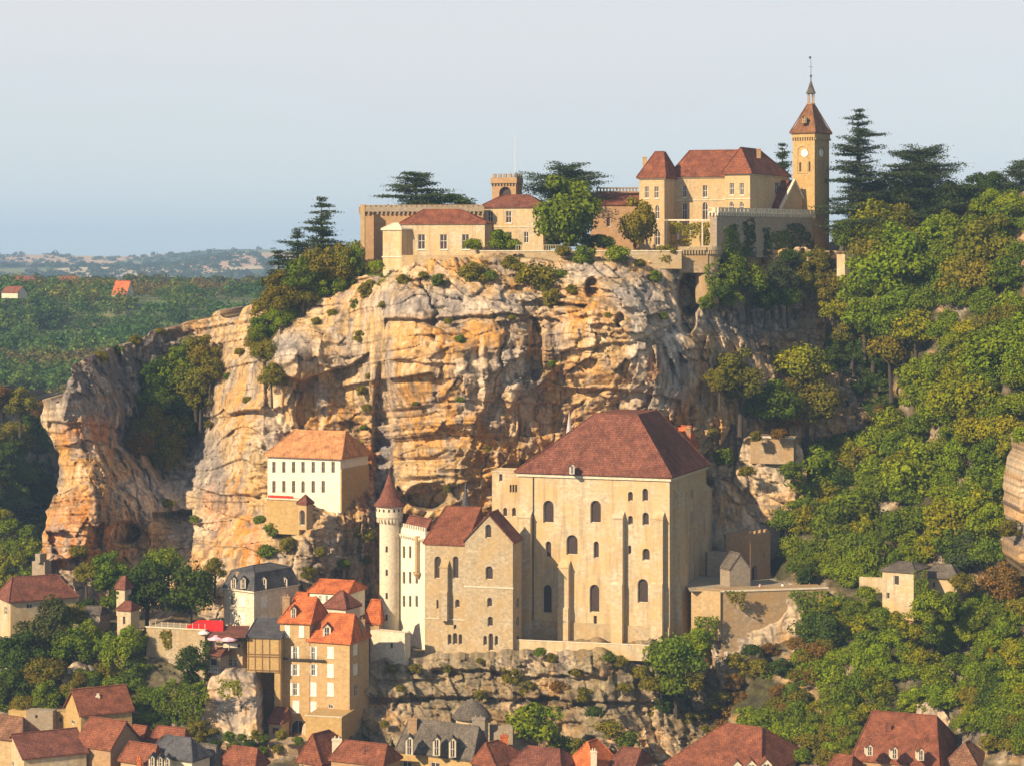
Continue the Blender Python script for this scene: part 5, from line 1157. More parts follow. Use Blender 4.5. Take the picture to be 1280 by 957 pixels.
# skylights on steep house are small pale boxes
t = house('round_tower', 592, 416, 925, 'squat round stone tower with domed grey roof above the slate house', 'tower')
c = P(590, 895, 418); g = MB(); g.lathe(c, [(3.0, -6), (3.0, .2)], 26); g.build('wall', W_CREAM, t)
g = MB(); g.lathe(c, [(3.7, -.1), (3.7, .15), (2.8, 1.35), (1.6, 2.45), (.5, 3.0), (.3, 3.3), (0, 3.5)], 26); g.build('roof', SLATEB, t)
g = MB(); g.box(c+Vector((-.6, -3.02, -1.7)), (.5, 0, 0), (0, .1, 0), (0, 0, .9)); g.build('window', GLASS, t)
t = house('low_wall', 640, 418, 925, 'low grey wall joining the round tower to the large green bush', 'wall'); b = Block(t, 641, 417, 78, 907, 930, L=612, Rm=1, mat=W_GREY); b.walls()
# ---- right: esplanade
t = house('retaining_wall', 1000, 447, 820, 'high weathered retaining wall under the esplanade right of the basilica', 'wall')
b = Block(t, 902, 441, 12, 739, 840, Lm=6, R_=1034, mat=W_OLD, depth=.3); b.walls(); b.course('B', 739.5, .35, .2, 'coping')
t = house('esplanade_wall', 901, 441, 776, 'sunlit ochre wall block between the basilica and the high retaining wall', 'wall')
b = Block(t, 900.5, 440.5, 66, 739, 800, L=864, Rm=3, mat=W_OCHRE); b.walls()
e = bpy.data.objects.new('esplanade', mesh_from('esplanade', [P(862, 738.5, 441)[:], P(1045, 738.5, 452)[:], (P(1045, 738.5, 452)+Vector((12, 22, 0)))[:], (P(862, 738.5, 441)+Vector((0, 30, 0)))[:]], [(0, 1, 2, 3)], plain('paving', (.3, .25, .18), .95))); COL.objects.link(e); e['kind'] = 'structure'
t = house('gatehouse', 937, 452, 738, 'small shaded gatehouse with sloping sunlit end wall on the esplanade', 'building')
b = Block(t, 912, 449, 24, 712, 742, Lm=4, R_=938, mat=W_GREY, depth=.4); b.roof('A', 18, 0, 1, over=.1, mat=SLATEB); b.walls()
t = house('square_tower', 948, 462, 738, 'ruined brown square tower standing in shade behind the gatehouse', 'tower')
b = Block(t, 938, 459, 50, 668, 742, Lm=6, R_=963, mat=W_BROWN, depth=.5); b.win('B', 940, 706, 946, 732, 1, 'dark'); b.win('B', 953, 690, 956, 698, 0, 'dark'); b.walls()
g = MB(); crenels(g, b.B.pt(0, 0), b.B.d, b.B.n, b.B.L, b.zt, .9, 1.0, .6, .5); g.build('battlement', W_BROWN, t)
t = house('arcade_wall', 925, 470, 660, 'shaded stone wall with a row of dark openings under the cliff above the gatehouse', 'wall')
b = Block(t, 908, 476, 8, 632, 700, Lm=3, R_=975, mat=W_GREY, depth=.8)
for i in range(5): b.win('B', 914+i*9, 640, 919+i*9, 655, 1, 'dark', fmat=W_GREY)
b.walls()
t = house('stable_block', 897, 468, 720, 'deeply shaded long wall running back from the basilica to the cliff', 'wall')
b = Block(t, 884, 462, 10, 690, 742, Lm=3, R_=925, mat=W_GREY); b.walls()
t = house('watch_house', 1140, 424, 762, 'small square sunlit stone house with flat grey roof half buried in trees', 'house')
b = Block(t, 1142, 424, 60, 714, 775, L=1103, R_=1160, mat=W_CREAM, depth=.3); b.win('A', 1117, 719, 1124, 731, 0, 'dark'); b.win('A', 1108, 740, 1112, 748, 0, 'dark'); b.walls(); b.roof('A', 8, .3, .7, over=.4, mat=SLATEB)
t = house('hillside_house', 1193, 424, 741, 'low pale house with tiled roof behind the small square house in the trees', 'house')
b = Block(t, 1196, 430, 66, 722, 760, L=1152, Rm=5, mat=W_CREAM); b.win('A', 1165, 727, 1169, 734, 0, 'dark'); b.walls(); b.roof('A', 14, .25, .7, over=.4, mat=SLATEB)
t = house('stone_wall', 1102, 440, 730, 'low sunlit path wall climbing among the trees left of the square house', 'wall'); b = Block(t, 1103, 436, 72, 722, 740, L=1074, Rm=.8, mat=W_CREAM); b.walls()
t = house('stone_wall', 992, 478, 590, 'squared block wall of a ledge terrace under the trees right of the cliff', 'wall'); b = Block(t, 992, 477.6, 74, 547, 580, L=938, Rm=5, mat=W_OLD); b.walls(); b.course('A', 548, .4, .3, 'coping')
t = house('stone_wall', 1052, 500, 340, 'short shaded wall with sunlit end at the foot of the clock tower trees', 'wall'); b = Block(t, 1056, 500, 40, 318, 350, L=1046, R_=1075, mat=W_CREAM); b.walls()
# ---- far farmhouses
for (C, Y, top, L_, Rr, rise, rm, lb) in ((158, 1250, 368, 140, 168, 16, TILEO, 'distant farmhouse with bright orange roof standing in the wood'), (38, 1350, 355, 10, 52, 9, TILE, 'distant long farmhouse with brown roof near the left edge'), (92, 1400, 354, 72, 100, 8, TILER, 'distant reddish roofed farmhouse between the long one and the orange one'), (22, 1200, 366, 2, 34, 7, TILER, 'distant low farmhouse with pale gable in front of the long brown one')):
    t = house('farmhouse', C, Y, top+10, lb, 'house', 'distant farmhouses'); b = Block(t, C, Y, 60, top, top+7, L=L_, R_=Rr, mat=W_PALE); b.roof('A', rise, 0, 1, over=.3, mat=rm); b.walls()

# ------------------------------------------------------------------ people
def person(px, pyfeet, Y, facing, shirt, trousers, label, stride=.15):
    foot = P(px, pyfeet, Y); t = empty('person', foot, label, 'person'); t.rotation_euler = (0, 0, facing)
    J = {'pel': (0, 0, .95, .13), 'wai': (0, 0, 1.1, .125), 'che': (0, 0, 1.32, .15), 'nec': (0, 0, 1.48, .055), 'hd0': (0, -.01, 1.58, .085), 'hd1': (0, -.01, 1.7, .075)}
    E = [('pel', 'wai'), ('wai', 'che'), ('che', 'nec'), ('nec', 'hd0'), ('hd0', 'hd1')]
    for s, n in ((-1, 'l'), (1, 'r')):
        J['hp'+n] = (.1*s, 0, .88, .09); J['kn'+n] = (.11*s, -.03-stride*s*.5, .49, .062); J['an'+n] = (.11*s, -stride*s, .09, .04); J['to'+n] = (.12*s, -stride*s-.16, .035, .035)
        J['sh'+n] = (.19*s, 0, 1.41, .06); J['el'+n] = (.24*s, .03, 1.14, .045); J['wr'+n] = (.25*s, -.05, .90, .03); J['ha'+n] = (.25*s, -.07, .80, .035)
        E += [('pel', 'hp'+n), ('hp'+n, 'kn'+n), ('kn'+n, 'an'+n), ('an'+n, 'to'+n), ('che', 'sh'+n), ('sh'+n, 'el'+n), ('el'+n, 'wr'+n), ('wr'+n, 'ha'+n)]
    ks = list(J); me = bpy.data.meshes.new('body'); me.from_pydata([J[k][:3] for k in ks], [(ks.index(a), ks.index(b_)) for a, b_ in E], [])
    o = bpy.data.objects.new('body', me); COL.objects.link(o); o.parent = t
    mo = o.modifiers.new('skin', 'SKIN'); o.modifiers.new('sub', 'SUBSURF').levels = 1; o.modifiers['sub'].render_levels = 2
    sv = me.skin_vertices[0].data if me.skin_vertices else None
    if sv is None:
        import bmesh
        bm = bmesh.new(); bm.from_mesh(me); bm.verts.layers.skin.verify(); bm.to_mesh(me); bm.free(); sv = me.skin_vertices[0].data
    for i, k in enumerate(ks): sv[i].radius = (J[k][3],)*2
    sv[0].use_root = True
    # skin below, shirt and trousers by height
    m, tt, bs = newmat('clothed_figure'); tc = nn(tt, 'TexCoord'); sx = nn(tt, 'SeparateXYZ'); tt.links.new(tc.outputs['Object'], sx.inputs[0])
    mr = nn(tt, 'MapRange'); mr.inputs[1].default_value = 0; mr.inputs[2].default_value = 1.8; tt.links.new(sx.outputs[2], mr.inputs[0])
    c = ramp(tt, mr.outputs[0], [(0, (.04, .03, .03)), (.05, trousers), (.54, shirt), (.815, (.5, .3, .2))]); c.node.color_ramp.interpolation = 'CONSTANT'; tt.links.new(c, bs.inputs['Base Color']); me.materials.append(m)
    g = MB(); g.lathe((0, .015, 1.62), [(.105, -.03), (.11, .04), (.085, .11), (0, .14)], 10)
    h = bpy.data.objects.new('hair', mesh_from('hair', g.v, g.f, plain('hair', (.05, .03, .02)))); COL.objects.link(h); h.parent = t
    return t
person(950, 739, 447, .4, (.6, .45, .4), (.35, .25, .2), 'person in a pale pink top walking on the esplanade before the dark tower doorway')
person(978, 739, 449, -.5, (.7, .68, .62), (.05, .05, .08), 'person in white top and dark trousers on the esplanade right of the other walker')
person(1012, 738, 452, .9, (.5, .1, .08), (.08, .08, .1), 'person in a red top at the shaded end of the esplanade near the trees')

# ------------------------------------------------------------------ trees and shrubs
Hs = SHEETS['hillside']; Cf = SHEETS['cliff']
def hY(x, y): return float(Hs(x, y))
def cY(x, y): return float(Cf(x, y))
# castle top
tree(703, 266, 47, GR, 486, 'big round dark green tree on the terrace in front of the castle', rz=1.0, kind=1)
tree(795, 279, 26, OL, 489, 'mid green bushy tree on the terrace before the left castle roof', rz=1.25, kind=1)
cedar(520, 218, 275, 40, 512, 'flat topped dark cedar rising behind the left rampart', 1, flat=True)
tree(560, 255, 32, DK, 512, 'low rounded dark tree just right of the flat cedar behind the rampart', rz=.42)
cedar(706, 211, 270, 54, 510, 'wide flat cedar crown showing above the big round terrace tree', 2, flat=True)
cedar(978, 184, 262, 14, 524, 'small cedar part hidden behind the left of the clock tower', 3)
cedar(1073, 141, 330, 54, 515, 'tallest layered cedar standing right of the clock tower', 4)
cedar(1150, 189, 330, 58, 516, 'broad flat topped cedar at the right of the tallest cedar', 5, flat=True)
cedar(1276, 205, 300, 30, 512, 'cedar cut by the right edge of the skyline', 6, flat=True)
cedar(402, 252, 350, 36, 503, 'tall pointed dark cedar at the top of the left clifftop slope', 7)
cedar(372, 290, 365, 34, 500, 'shorter dark cedar left of the pointed one on the clifftop slope', 8)
cedar(348, 315, 385, 26, 500, 'lowest dark conifer at the left of the clifftop tree line', 9)
tree(1110, 250, 34, DK, 520, 'dark round tree between the two tall cedars', rz=.8)
for i, (x, y, r) in enumerate(((1190, 245, 30), (1225, 238, 28), (1258, 248, 30), (1245, 228, 18), (1150, 255, 30))): tree(x, y, r, (.055, .08, .02), 514+i, 'one of the dull green trees along the right skyline below the cedars', 'skyline trees at right', rz=.8)
# left clifftop line
for i, (x, y, r, c) in enumerate(((440, 325, 24, GR), (424, 330, 26, OL), (400, 330, 28, OL), (378, 345, 26, GR), (352, 365, 24, OL), (336, 385, 22, OL), (330, 412, 20, GR), (332, 440, 20, OL), (340, 470, 18, OL), (352, 392, 18, BG), (465, 352, 16, GR), (410, 355, 20, BG), (385, 372, 16, OL), (322, 425, 16, OL), (430, 352, 16, GR))):
    tree(x, y, r, c, (494 if y < 380 else cY(x, y)-5), 'one of the olive and green trees spilling down the left end of the clifftop', 'trees down the left clifftop slope')
bush(490, 357, 19, GR, 484, 'dark green round shrub below the canted end of the pavilion'); bush(470, 333, 11, BG, 488, 'bright green shrub against the end of the rampart'); bush(462, 362, 15, OL, 485, 'olive shrub at the cliff brink left of the round dark shrub')
for x, y, r, c, lb in ((590, 307, 12, BG, 'bright shrub at the right end of the pavilion'), (625, 300, 16, GR, 'dark shrub below the manor house windows'), (642, 307, 12, BG, 'light green shrub in front of the manor house door'), (592, 342, 18, OL, 'olive shrub hanging over the cliff brink below the pavilion'), (668, 350, 28, OL, 'large olive shrub hanging over the cliff brink below the railing'), (730, 319, 16, GR, 'green shrub over the clifftop wall below the big round tree'), (773, 319, 17, BG, 'fresh green shrub over the clifftop wall right of the other'),
                      (835, 318, 15, OL, 'yellowish shrub trailing over the wall left of the bastion'), (560, 302, 9, OL, 'brownish shrub between the pavilion windows'), (755, 305, 14, GR, 'dark shrub behind the clifftop wall right of the big tree'), (640, 330, 13, OL, 'small olive shrub on the cliff brink left of the largest hanging shrub'), (705, 315, 12, OL, 'small shrub on the clifftop wall under the big round tree'), (690, 372, 14, OL, 'low olive shrub on the rock just beneath the largest hanging shrub')):
    if 'between the pavilion windows' in lb: continue
    bush(x, y, r, c, min(485, cY(x, max(y, 330))-2) if y > 312 else 486, lb)
ivy([(836, 278), (889, 279), (889, 306), (878, 306), (872, 290), (866, 306), (836, 306)], 493.5, 'yellow-green vine hanging in columns from the pergola', (.26, .22, .02), 2.2, seed=5)
W2 = [o for o in bpy.data.objects if o.name.startswith('courtyard_wall')]
cw = Block(None, 896, 488, 46, 265, 322, L=887.5, R_=1017)
for i, (pg, lb) in enumerate((([(926, 275), (942, 272), (945, 322), (930, 322)], 'dark green ivy column at the left of the courtyard wall'), ([(955, 285), (962, 285), (966, 320), (952, 320)], 'thin ivy strand in the middle of the courtyard wall'), ([(982, 280), (1000, 278), (1018, 300), (1016, 322), (984, 322)], 'broad ivy patch on the courtyard wall beside the clock tower'))):
    ivy(pg, 495, lb, DK, 1.6, seed=i, face=cw.B)
# greenery under castle on right of arch
for x, y, r, c, Y in ((915, 335, 24, GR, 490), (905, 355, 18, GR, 487), (935, 350, 26, GR, 492), (975, 345, 22, (.06, .075, .03), 498), (1005, 345, 20, OL, 502), (1025, 325, 18, OL, 505), (955, 372, 18, DK, 494), (985, 372, 18, DK, 498), (915, 372, 14, GR, 487), (1030, 355, 22, OL, 503)):
    tree(x, y, r, c, Y, 'one of the shaded green trees crowding the slope under the courtyard wall', 'trees under the courtyard wall')
# promontory recess
for x, y, r, c in ((235, 445, 26, GR), (255, 440, 22, OL), (215, 470, 32, GR), (205, 490, 26, BG), (245, 470, 26, OL), (262, 460, 20, OL), (190, 500, 20, GR), (230, 505, 26, DK), (250, 495, 22, OL), (185, 535, 26, OL), (210, 545, 28, OL), (205, 565, 24, OL), (225, 530, 22, GR), (175, 555, 18, BR), (235, 455, 18, DK), (195, 465, 20, DK)):
    tree(x, y, r, c, cY(x, y)-7, 'one of the trees packed into the rocky hollow beside the left promontory', 'trees in the rocky hollow')
for x, y, r, c, lb in ((212, 630, 9, YG, 'bright yellow-green tuft on the pale rock below the hollow'), (243, 648, 6, BG, 'tiny green tuft on the rock right of the yellow-green one'), (125, 447, 11, OL, 'olive tuft on top of the left promontory'), (345, 660, 14, GR, 'dark green bush under the terrace wall of the white building'), (335, 690, 14, GR, 'green bush climbing the rock below the terrace wall'), (360, 680, 12, OL, 'brownish bush right of the climbing green one'), (385, 560, 7, GR, 'small green tuft at the cliff left of the twin chimneys'),
                       (448, 555, 7, BG, 'green tuft on the cliff behind the chimneys of the white building'), (458, 510, 8, OL, 'olive tuft in the cliff cleft high above the white building'), (452, 488, 8, OL, 'upper olive tuft in the cliff cleft'), (600, 420, 0.1, OL, None), (900, 655, 12, OL, 'olive bush on the rock rib above the gatehouse'), (905, 570, 14, GR, 'green bush on the rock rib right of the basilica roof'), (574, 500, 6, GR, 'small dark tuft in a crack in the middle of the cliff'), (450, 420, 9, OL, 'olive tuft under the brink at the left of the cliff'), (455, 670, 14, OL, 'olive bush on the ledge left of the turret')):
    if lb: bush(x, y, r, c, cY(x, y)-2.0, lb)
# right slope: prominent trees
for x, y, r, c, lb in ((925, 470, 36, OL, 'broad olive-green tree overhanging the cliff at the left of the wooded slope'), (1000, 455, 34, YG, 'yellow-green tree behind the overhanging olive tree'), (965, 505, 34, GR, 'dark green tree below the overhanging olive tree'), (1010, 500, 34, OL, 'olive tree in the middle of the ledge grove'), (985, 520, 22, BR, 'reddish brown small tree on the ledge above the block wall'), (900, 475, 18, OL, 'small olive tree at the cliff edge left of the ledge grove'),
                       (1085, 245, 22, BR, 'reddish brown tree at the foot of the tallest cedar'), (1090, 280, 34, YG, 'yellow-green tree just right of the clock tower base'), (1110, 330, 48, BG, 'big fresh green tree below the cedars at the right of the tower'), (1080, 370, 36, GR, 'large green tree in the middle of the slope right of the tower'), (1240, 310, 44, (.17, .15, .015), 'large golden-olive tree below the right skyline'), (1215, 350, 40, (.16, .13, .015), 'golden-brown tree left of the large golden-olive one'), (1165, 300, 34, BG, 'green tree between the fresh green and the golden-olive trees'),
                       (1130, 395, 34, GR, 'shaded green tree above the dark gully'), (1250, 440, 44, BG, 'bright green tree at the right edge below the golden ones'), (1160, 470, 30, BG, 'bright green tree right of the dark gully'), (1210, 500, 46, YG, 'large sunlit yellow-green tree in the middle of the right slope'), (1105, 520, 22, BR, 'small brown tree at the bottom of the dark gully'), (1015, 600, 40, BG, 'lit green tree at the left edge of the lower wood above the path'), (1060, 650, 44, GR, 'tall green tree hanging over the esplanade path'), (1150, 590, 46, BG, 'sunlit green tree at the centre of the lower wood'),
                       (1200, 650, 42, YG, 'yellow-green tree left of the rock outcrop'), (1235, 600, 36, GR, 'green tree touching the rock outcrop at the right edge'), (1050, 700, 22, GR, 'round tree at the path left of the small square house'), (1210, 690, 34, (.06, .085, .03), 'grey-green tree above the low pale house'), (1255, 730, 30, BR, 'brownish tree below the rock outcrop'), (1230, 770, 26, GR, 'round green tree right of the small square house'), (1165, 760, 26, BG, 'bright tree growing against the small square house'),
                       (1240, 870, 24, DK, 'dark rounded tree beside the rock spur at the lower right'), (1235, 815, 14, (.26, .18, .01), 'small golden-yellow tree among green ones at the lower right'), (1030, 790, 32, DK, 'dark tree overlapping the right end of the high retaining wall'), (845, 820, 38, GR, 'round green tree in front of the lower right corner of the basilica'), (875, 800, 18, BG, 'bright small tree right of the round one before the basilica corner')):
    if x < 880 and y > 700: Y = 432
    elif x < 1040 and 430 < y < 560: Y = cY(x, y)-8
    elif y > 680 and 1080 < x < 1180: Y = hY(x, y)-6
    else: Y = hY(x, y)-r*.09
    if 'small square house' in lb and x == 1165: Y = 421
    tree(x, y, r, c, Y, lb, rz=.95)
# fill of the right-hand wood
rg = random.Random(12); placed = []
def fill(poly, sp, rad, pal, lab, grp, Yf, off=4., avoid=(), big=False):
    xs = [p[0] for p in poly]; yy = [p[1] for p in poly]; y = min(yy); row = 0
    while y < max(yy):
        x = min(xs)+(row % 2)*sp*.5
        while x < max(xs):
            a = x+rg.uniform(-.35, .35)*sp; b_ = y+rg.uniform(-.35, .35)*sp*.8
            if inpoly(np.array([a]), np.array([b_]), poly)[0] and not any((a-q[0])**2+(b_-q[1])**2 < q[2]**2 for q in avoid):
                r = rg.uniform(*rad)
                if r < 17.5 and not big: bush(a, b_, r, rg.choice(pal), Yf(a, b_)-off*rg.uniform(.5, 1.2), lab, grp, rz=rg.uniform(.8, 1.0))
                else: tree(a, b_, r, rg.choice(pal), Yf(a, b_)-off*rg.uniform(.5, 1.2), lab, grp, rz=rg.uniform(.8, 1.1))
            x += sp
        y += sp*.8; row += 1
GY = (1095, 470, 34)
fill([(1050, 290), (1130, 265), (1290, 255), (1290, 420), (1180, 430), (1100, 440), (1045, 420)], 38, (21, 31), [GR, OL, YG, BG, BG, GR], 'one of the mixed olive and green trees on the upper right slope under the skyline', 'upper right slope trees', hY, 3)
fill([(1130, 430), (1290, 420), (1290, 545), (1245, 640), (1240, 700), (1110, 715), (1040, 700), (975, 690), (985, 600), (1040, 560), (1125, 520)], 36, (20, 30), [GR, BG, YG, BG, BG, GR], 'one of the sunlit green trees filling the middle of the right slope', 'middle right slope trees', hY, 3, avoid=(GY,))
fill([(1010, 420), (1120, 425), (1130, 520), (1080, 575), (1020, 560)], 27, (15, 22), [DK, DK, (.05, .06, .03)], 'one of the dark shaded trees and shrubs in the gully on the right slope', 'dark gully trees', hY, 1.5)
fill([(1000, 800), (1060, 745), (1095, 765), (1150, 775), (1240, 750), (1290, 760), (1290, 955), (1200, 905), (1140, 905), (1070, 935), (940, 935), (930, 900), (985, 850)], 31, (16, 26), [GR, BG, YG, BG, GR, BG], 'one of the green trees and shrubs on the lower right slope below the square house', 'lower right slope trees', hY, 2.5, avoid=((1170, 895, 24), (1122, 745, 24)))
fill([(820, 850), (900, 880), (960, 870), (960, 925), (840, 950), (810, 930)], 26, (9, 15), [OL, DK, BR, OL], 'one of the low olive scrub clumps on the shaded rocks below the round tree', 'scrub below the basilica corner', lambda x, y: 436, 2)
# bottom centre greenery
for x, y, r, c, lb in ((672, 903, 33, BG, 'large fresh green round tree below the bluff'), (700, 932, 18, GR, 'lower green shrub at the right foot of the large round tree'), (725, 935, 16, OL, 'olive shrub beside the lower green shrub'), (760, 912, 18, OL, 'yellowish shrub against the bluff right of the large round tree'), (785, 925, 16, GR, 'green shrub at the foot of the bluff above the thin chimney'), (745, 890, 12, DK, 'dark shrub on the bluff above the yellowish one'),
                      (795, 950, 16, OL, 'olive shrub beside the gable with the thin chimney')):
    bush(x, y, r, c, 414 if y > 880 else 424, lb, rz=.95)
Bf = SHEETS['rock_bluff']
for i, (x, y, r, c) in enumerate(((675, 815, 9, GR), (690, 822, 8, OL), (760, 822, 10, GR), (775, 826, 9, OL), (600, 826, 6, OL), (520, 835, 8, OL), (490, 836, 9, OL), (640, 842, 14, OL), (720, 840, 10, OL), (600, 868, 8, OL), (500, 860, 7, OL), (560, 835, 6, OL), (800, 840, 12, OL), (730, 868, 12, OL), (480, 905, 7, OL), (830, 880, 12, DK), (780, 860, 10, OL), (450, 850, 8, OL), (700, 860, 14, BR), (660, 860, 12, OL))):
    bush(x, y, r, c, float(Bf(x, y))-1., 'one of the small scrubby tufts growing on the ledges of the bluff', 'tufts on the bluff')
# middle-left trees
for x, y, r, c, Y, lb in ((183, 735, 34, DK, 447, 'large dark tree left of a pair behind the terrace wall'), (236, 735, 38, DK, 449, 'large dark tree right of a pair behind the terrace wall'), (138, 712, 24, GR, 455, 'green tree at the left of the dark pair below the promontory'), (205, 700, 22, GR, 456, 'small green tree between and behind the dark pair'), (268, 712, 16, OL, 455, 'small olive tree between the dark pair and the mansard house'),
                          (60, 785, 36, (.06, .07, .02), 438, 'large olive tree in front of the farmhouse'), (95, 805, 28, GR, 433, 'green tree right of the olive tree at the farmhouse'), (28, 820, 32, DK, 430, 'dark tree below the farmhouse at the left edge'), (55, 840, 26, OL, 426, 'brownish tree lower down in front of the dark one'), (10, 860, 26, DK, 424, 'dark shaded tree at the left edge above the village'), (115, 795, 20, BG, 436, 'small bright tree below the grey shed'), (90, 770, 18, OL, 444, 'olive tree just below the farmhouse roof end'),
                          (60, 870, 20, GR, 418, 'green tree right above the fortified house'), (30, 880, 16, OL, 418, 'olive shrub-like tree at the left of the fortified house'), (238, 825, 20, DK, 424, 'dark small tree in front of the terrace wall'), (165, 800, 18, BG, 433, 'bright green tree at the foot of the slim turret'), (135, 808, 20, GR, 432, 'green tree between the two wall piers'), (165, 845, 20, DK, 428, 'dark tree beneath the left end of the terrace wall'),
                          (185, 870, 18, GR, 421, 'green tree left of the ivy mass over the village'), (98, 850, 12, OL, 427, 'little olive tree on the pale rock above the red roofs')):
    tree(x, y, r, c, Y, lb)
ivy([(175, 885), (190, 865), (215, 845), (228, 855), (255, 850), (262, 870), (250, 900), (225, 908), (200, 890), (185, 912), (168, 905)], 417, 'mass of bright green ivy tumbling over the rocks below the terrace wall', GR, 2.2, seed=11, thick=.8)
ivy([(128, 800), (150, 795), (168, 800), (160, 822), (150, 835), (142, 822), (134, 845), (128, 840)], 429, 'green creeper hanging between the two pale wall piers', BG, 2., seed=12, thick=.6)
tw = Block(None, 256, 431, 72, 787, 858, L=183, Rm=6)
ivy([(200, 786), (214, 786), (214, 808), (208, 812), (202, 800)], 431, 'small ivy patch hanging from the top of the terrace wall', OL, 1.4, seed=13, face=tw.A); ivy([(250, 800), (262, 798), (262, 850), (252, 855)], 428, 'dark ivy strip at the right end of the terrace wall', DK, 1.6, seed=14)
ivy([(275, 850), (300, 848), (303, 868), (285, 875), (272, 865)], 416.5, 'yellow-green moss and creeper on the rock spur below the restaurant', YG, 1.5, seed=15)
ivy([(1142, 712), (1160, 712), (1160, 760), (1142, 765)], 421.5, 'ivy covering the shaded side of the small square house', GR, 2., seed=16)
fill([(60, 855), (100, 850), (110, 890), (60, 890)], 20, (7, 10), [OL, GR], 'one of the low bushes on the rocks above the fortified house', 'bushes above the fortified house', lambda x, y: 420, 1)

fill([(1000, 680), (1110, 700), (1100, 735), (1040, 735), (985, 725)], 26, (14, 20), [GR, DK, BG], 'one of the trees and shrubs shading the path behind the esplanade', 'trees along the esplanade path', hY, 3)
fill([(1030, 745), (1100, 742), (1110, 780), (1035, 790)], 24, (14, 20), [GR, BG, YG], 'one of the leafy trees and shrubs growing up in front of the esplanade path', 'trees in front of the esplanade path', hY, 5)
Sf = SHEETS['rocky_slope']
fill([(-5, 790), (60, 800), (110, 800), (185, 800), (185, 850), (255, 860), (250, 915), (160, 925), (95, 880), (-5, 890)], 22, (10, 17), [GR, DK, OL, BG, GR, OL], 'one of the bushes and small trees covering the slope above the left village roofs', 'bushes above the left village roofs', lambda x, y: float(Sf(x, y)), 2.0)
fill([(95, 690), (160, 690), (175, 770), (100, 770)], 26, (13, 19), [GR, DK, OL], 'one of the trees and shrubs behind the slim turret and the grey shed', 'trees behind the slim turret', lambda x, y: 456, 2.0)
fill([(1000, 560), (1060, 540), (1100, 560), (1000, 660)], 30, (15, 22), [GR, OL, DK], 'one of the trees and shrubs at the left edge of the wood below the ledge', 'trees beside the ledge wall', hY, 3)

fill([(905, 820), (1000, 800), (1040, 790), (1010, 870), (960, 930), (880, 900)], 24, (11, 17), [OL, BR, DK, OL, GR], 'one of the brownish shrubs on the rough slope beneath the high retaining wall', 'shrubs under the high retaining wall', lambda x, y: hY(x, y)-3 if x > 960 else 436, 1.5)
for x, y, r, c, Y, lb in ((1122, 775, 15, YG, 420, 'yellow-green shrub at the foot of the small square house'), (1100, 768, 14, GR, 421, 'green shrub left of the foot of the small square house'), (1187, 752, 17, GR, 422, 'round green shrub below the low pale house'), (1085, 742, 14, BG, 432, 'fresh green shrub over the low path wall'), (1205, 728, 16, OL, 426, 'olive shrub at the right end of the low pale house'), (1272, 760, 16, OL, 408, 'olive shrub at the foot of the rock outcrop')):
    bush(x, y, r, c, Y, lb)

for x, y, r, c in ((-5, 495, 22, BR), (25, 503, 20, OL), (48, 512, 15, BR), (62, 525, 12, OL)):
    tree(x, y, r, c, 598 if x < 30 else 640, 'one of the russet and olive trees topping the dark shaded spur at the left edge', 'trees on the shaded spur')
fill([(-10, 640), (50, 640), (45, 720), (-10, 735)], 24, (15, 21), [BG, GR, YG], 'one of the lit green trees at the left edge between farmhouse and shaded spur', 'trees behind the farmhouse', lambda x, y: 560, 2)

for x, y, r, c, Y, lb in ((842, 858, 22, GR, 429, 'dark shrub under the round tree at the basilica corner'), (866, 850, 17, OL, 430, 'olive shrub under the right side of the round tree at the basilica corner'), (815, 856, 15, OL, 429, 'olive shrub left under the round tree at the basilica corner'), (1165, 790, 18, GR, 419, 'green shrub below the bright tree at the square house'), (1145, 790, 15, YG, 419, 'yellow-green shrub below the ivy of the square house'),
                          (238, 848, 13, DK, 424, 'dark shrub under the small dark tree at the terrace wall'), (985, 322, 15, DK, 500, 'dark shrub against the foot of the courtyard wall'), (1008, 322, 13, GR, 505, 'green shrub at the corner between courtyard wall and clock tower')):
    bush(x, y, r, c, Y, lb)
fill([(1205, 870), (1290, 870), (1290, 945), (1240, 940), (1200, 925)], 24, (13, 19), [GR, OL, BG], 'one of the shrubs and trees above the roofs at the lower right corner', 'shrubs at the lower right corner', lambda x, y: hY(x, y)-2, 1)
fill([(960, 895), (1075, 895), (1060, 950), (1000, 945)], 22, (11, 16), [GR, OL, BG], 'one of the green shrubs between the wide red hip roof and the steep roofed house', 'shrubs between the right hand roofs', lambda x, y: hY(x, y)-2, 1)
fill([(250, 915), (335, 905), (350, 935), (300, 945), (240, 930)], 17, (7, 10), [GR, OL, OL, DK], 'one of the low shrubs among the rocks left of the rubble wall', 'shrubs left of the rubble wall', lambda x, y: 413, 1)

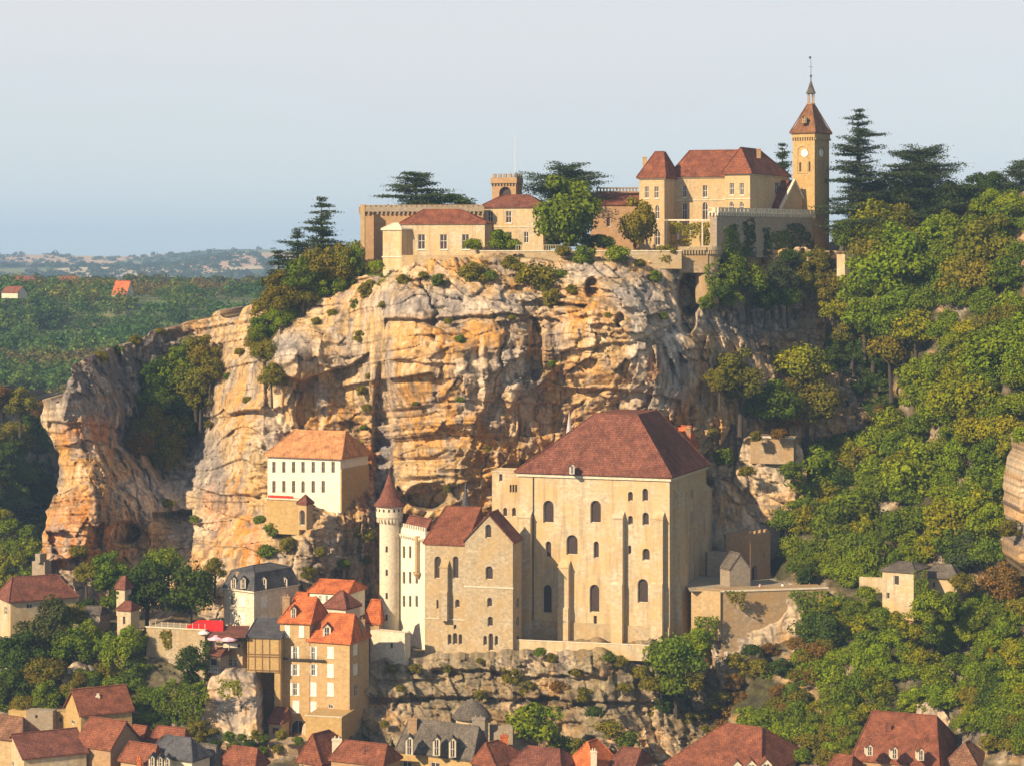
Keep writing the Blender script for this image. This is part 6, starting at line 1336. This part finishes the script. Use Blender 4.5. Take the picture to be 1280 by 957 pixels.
for x, y, r, c, Y, lb in ((690, 303, 11, DK, 493, 'dark hedge shrub behind the railing left of the big round tree trunk'), (712, 303, 12, DK, 493, 'dark hedge shrub directly behind the big round tree trunk'), (735, 302, 12, GR, 493, 'hedge shrub between the big round tree and the castle wing'), (748, 300, 10, DK, 492, 'dark shrub at the left corner of the castle wing'),
                          (945, 545, 9, OL, 476, 'olive shrub on the left top edge of the block wall ledge'), (975, 543, 11, BR, 476, 'reddish shrub on the right top edge of the block wall ledge'), (990, 588, 15, GR, 474, 'green shrub at the right foot of the block wall ledge'), (935, 590, 11, OL, 474, 'olive shrub at the left foot of the block wall ledge')):
    bush(x, y, r, c, Y, lb)
for i, (pg, lb, c) in enumerate((([(905, 738), (935, 738), (930, 762), (915, 755)], 'small dark ivy tuft over the left top of the high retaining wall', OL), ([(985, 738), (1036, 738), (1036, 790), (1015, 800), (1000, 770)], 'green creeper falling over the right end of the high retaining wall', GR), ([(868, 770), (898, 768), (896, 800), (872, 800)], 'creeper at the foot of the sunlit ochre wall block', GR))):
    ivy(pg, 439.6 if i != 1 else 442.5, lb, c, 1.8, seed=30+i, thick=.5)
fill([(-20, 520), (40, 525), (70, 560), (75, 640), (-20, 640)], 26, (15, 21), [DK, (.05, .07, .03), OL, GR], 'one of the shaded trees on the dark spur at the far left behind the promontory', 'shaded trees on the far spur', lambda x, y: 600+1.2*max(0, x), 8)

for x, y, r, c, Y, lb in ((1262, 660, 14, OL, 409, 'olive shrub clinging to the left side of the rock outcrop'), (1280, 545, 16, BG, 414, 'bright green shrub on top of the rock outcrop at the right edge')):
    bush(x, y, r, c, Y, lb)

for x, y, r, c, Y, lb in ((352, 918, 9, OL, 411, 'olive shrub on top of the low rounded rubble wall'), (372, 926, 8, GR, 411, 'green shrub at the right of the low rounded rubble wall'), (884, 378, 12, GR, 480, 'green shrub at the foot of the round bastion'), (900, 366, 12, DK, 482, 'dark shrub right of the foot of the round bastion')):
    bush(x, y, r, c, Y, lb)
ivy([(905, 285), (925, 280), (928, 322), (902, 322)], 490, 'ivy at the sunlit left end of the courtyard wall', GR, 1.6, seed=41, face=cw.B)
ivy([(962, 290), (985, 285), (990, 322), (960, 322)], 500, 'low ivy sheet between the strand and the broad patch on the courtyard wall', GR, 1.6, seed=42, face=cw.B)
ivy([(880, 330), (898, 322), (900, 372), (886, 374)], 483.6, 'ivy creeping over the right side of the round bastion', GR, 1.6, seed=43)
for x, y, r, c in ((505, 350, 9, OL), (530, 345, 8, OL), (548, 350, 10, GR), (612, 345, 10, GR), (650, 335, 9, OL), (700, 345, 11, GR), (715, 362, 8, OL), (800, 330, 8, OL), (820, 345, 9, GR), (480, 382, 8, OL), (445, 380, 8, GR), (415, 392, 8, OL), (395, 402, 7, OL), (560, 402, 7, OL), (575, 425, 8, GR), (640, 398, 6, OL),
                   (690, 455, 6, GR), (455, 535, 6, GR), (462, 470, 6, OL), (520, 505, 5, OL), (610, 560, 5, OL), (760, 395, 6, OL), (830, 395, 6, GR), (640, 605, 7, OL), (560, 610, 7, OL), (300, 440, 7, OL), (285, 470, 6, GR), (310, 500, 7, OL), (260, 530, 6, OL), (325, 650, 9, GR), (400, 690, 9, OL), (430, 705, 10, GR), (385, 715, 10, OL), (455, 700, 9, OL), (170, 425, 8, OL), (200, 415, 7, OL), (150, 438, 6, GR), (890, 540, 8, OL), (880, 600, 8, GR), (905, 625, 8, OL)):
    bush(x, y, r, c, cY(x, y)-2.2, 'one of the small tufts rooted in cracks and ledges of the great cliff', 'tufts on the cliff')
# ------------------------------------------------------------------ haze
g = MB(); g.box((-9000, -40, -330), (18000, 0, 0), (0, 12300, 0), (0, 0, 620))
hz = g.build('haze', None); m = bpy.data.materials.new('haze'); m.use_nodes = True; t = m.node_tree; t.nodes.clear()
o = t.nodes.new('ShaderNodeOutputMaterial'); pv = t.nodes.new('ShaderNodeVolumePrincipled'); pv.inputs['Color'].default_value = (.45, .69, 1, 1); pv.inputs['Density'].default_value = 1.1e-4; pv.inputs['Anisotropy'].default_value = .0
t.links.new(pv.outputs[0], o.inputs['Volume']); hz.data.materials.append(m); tag(hz, kind='stuff')
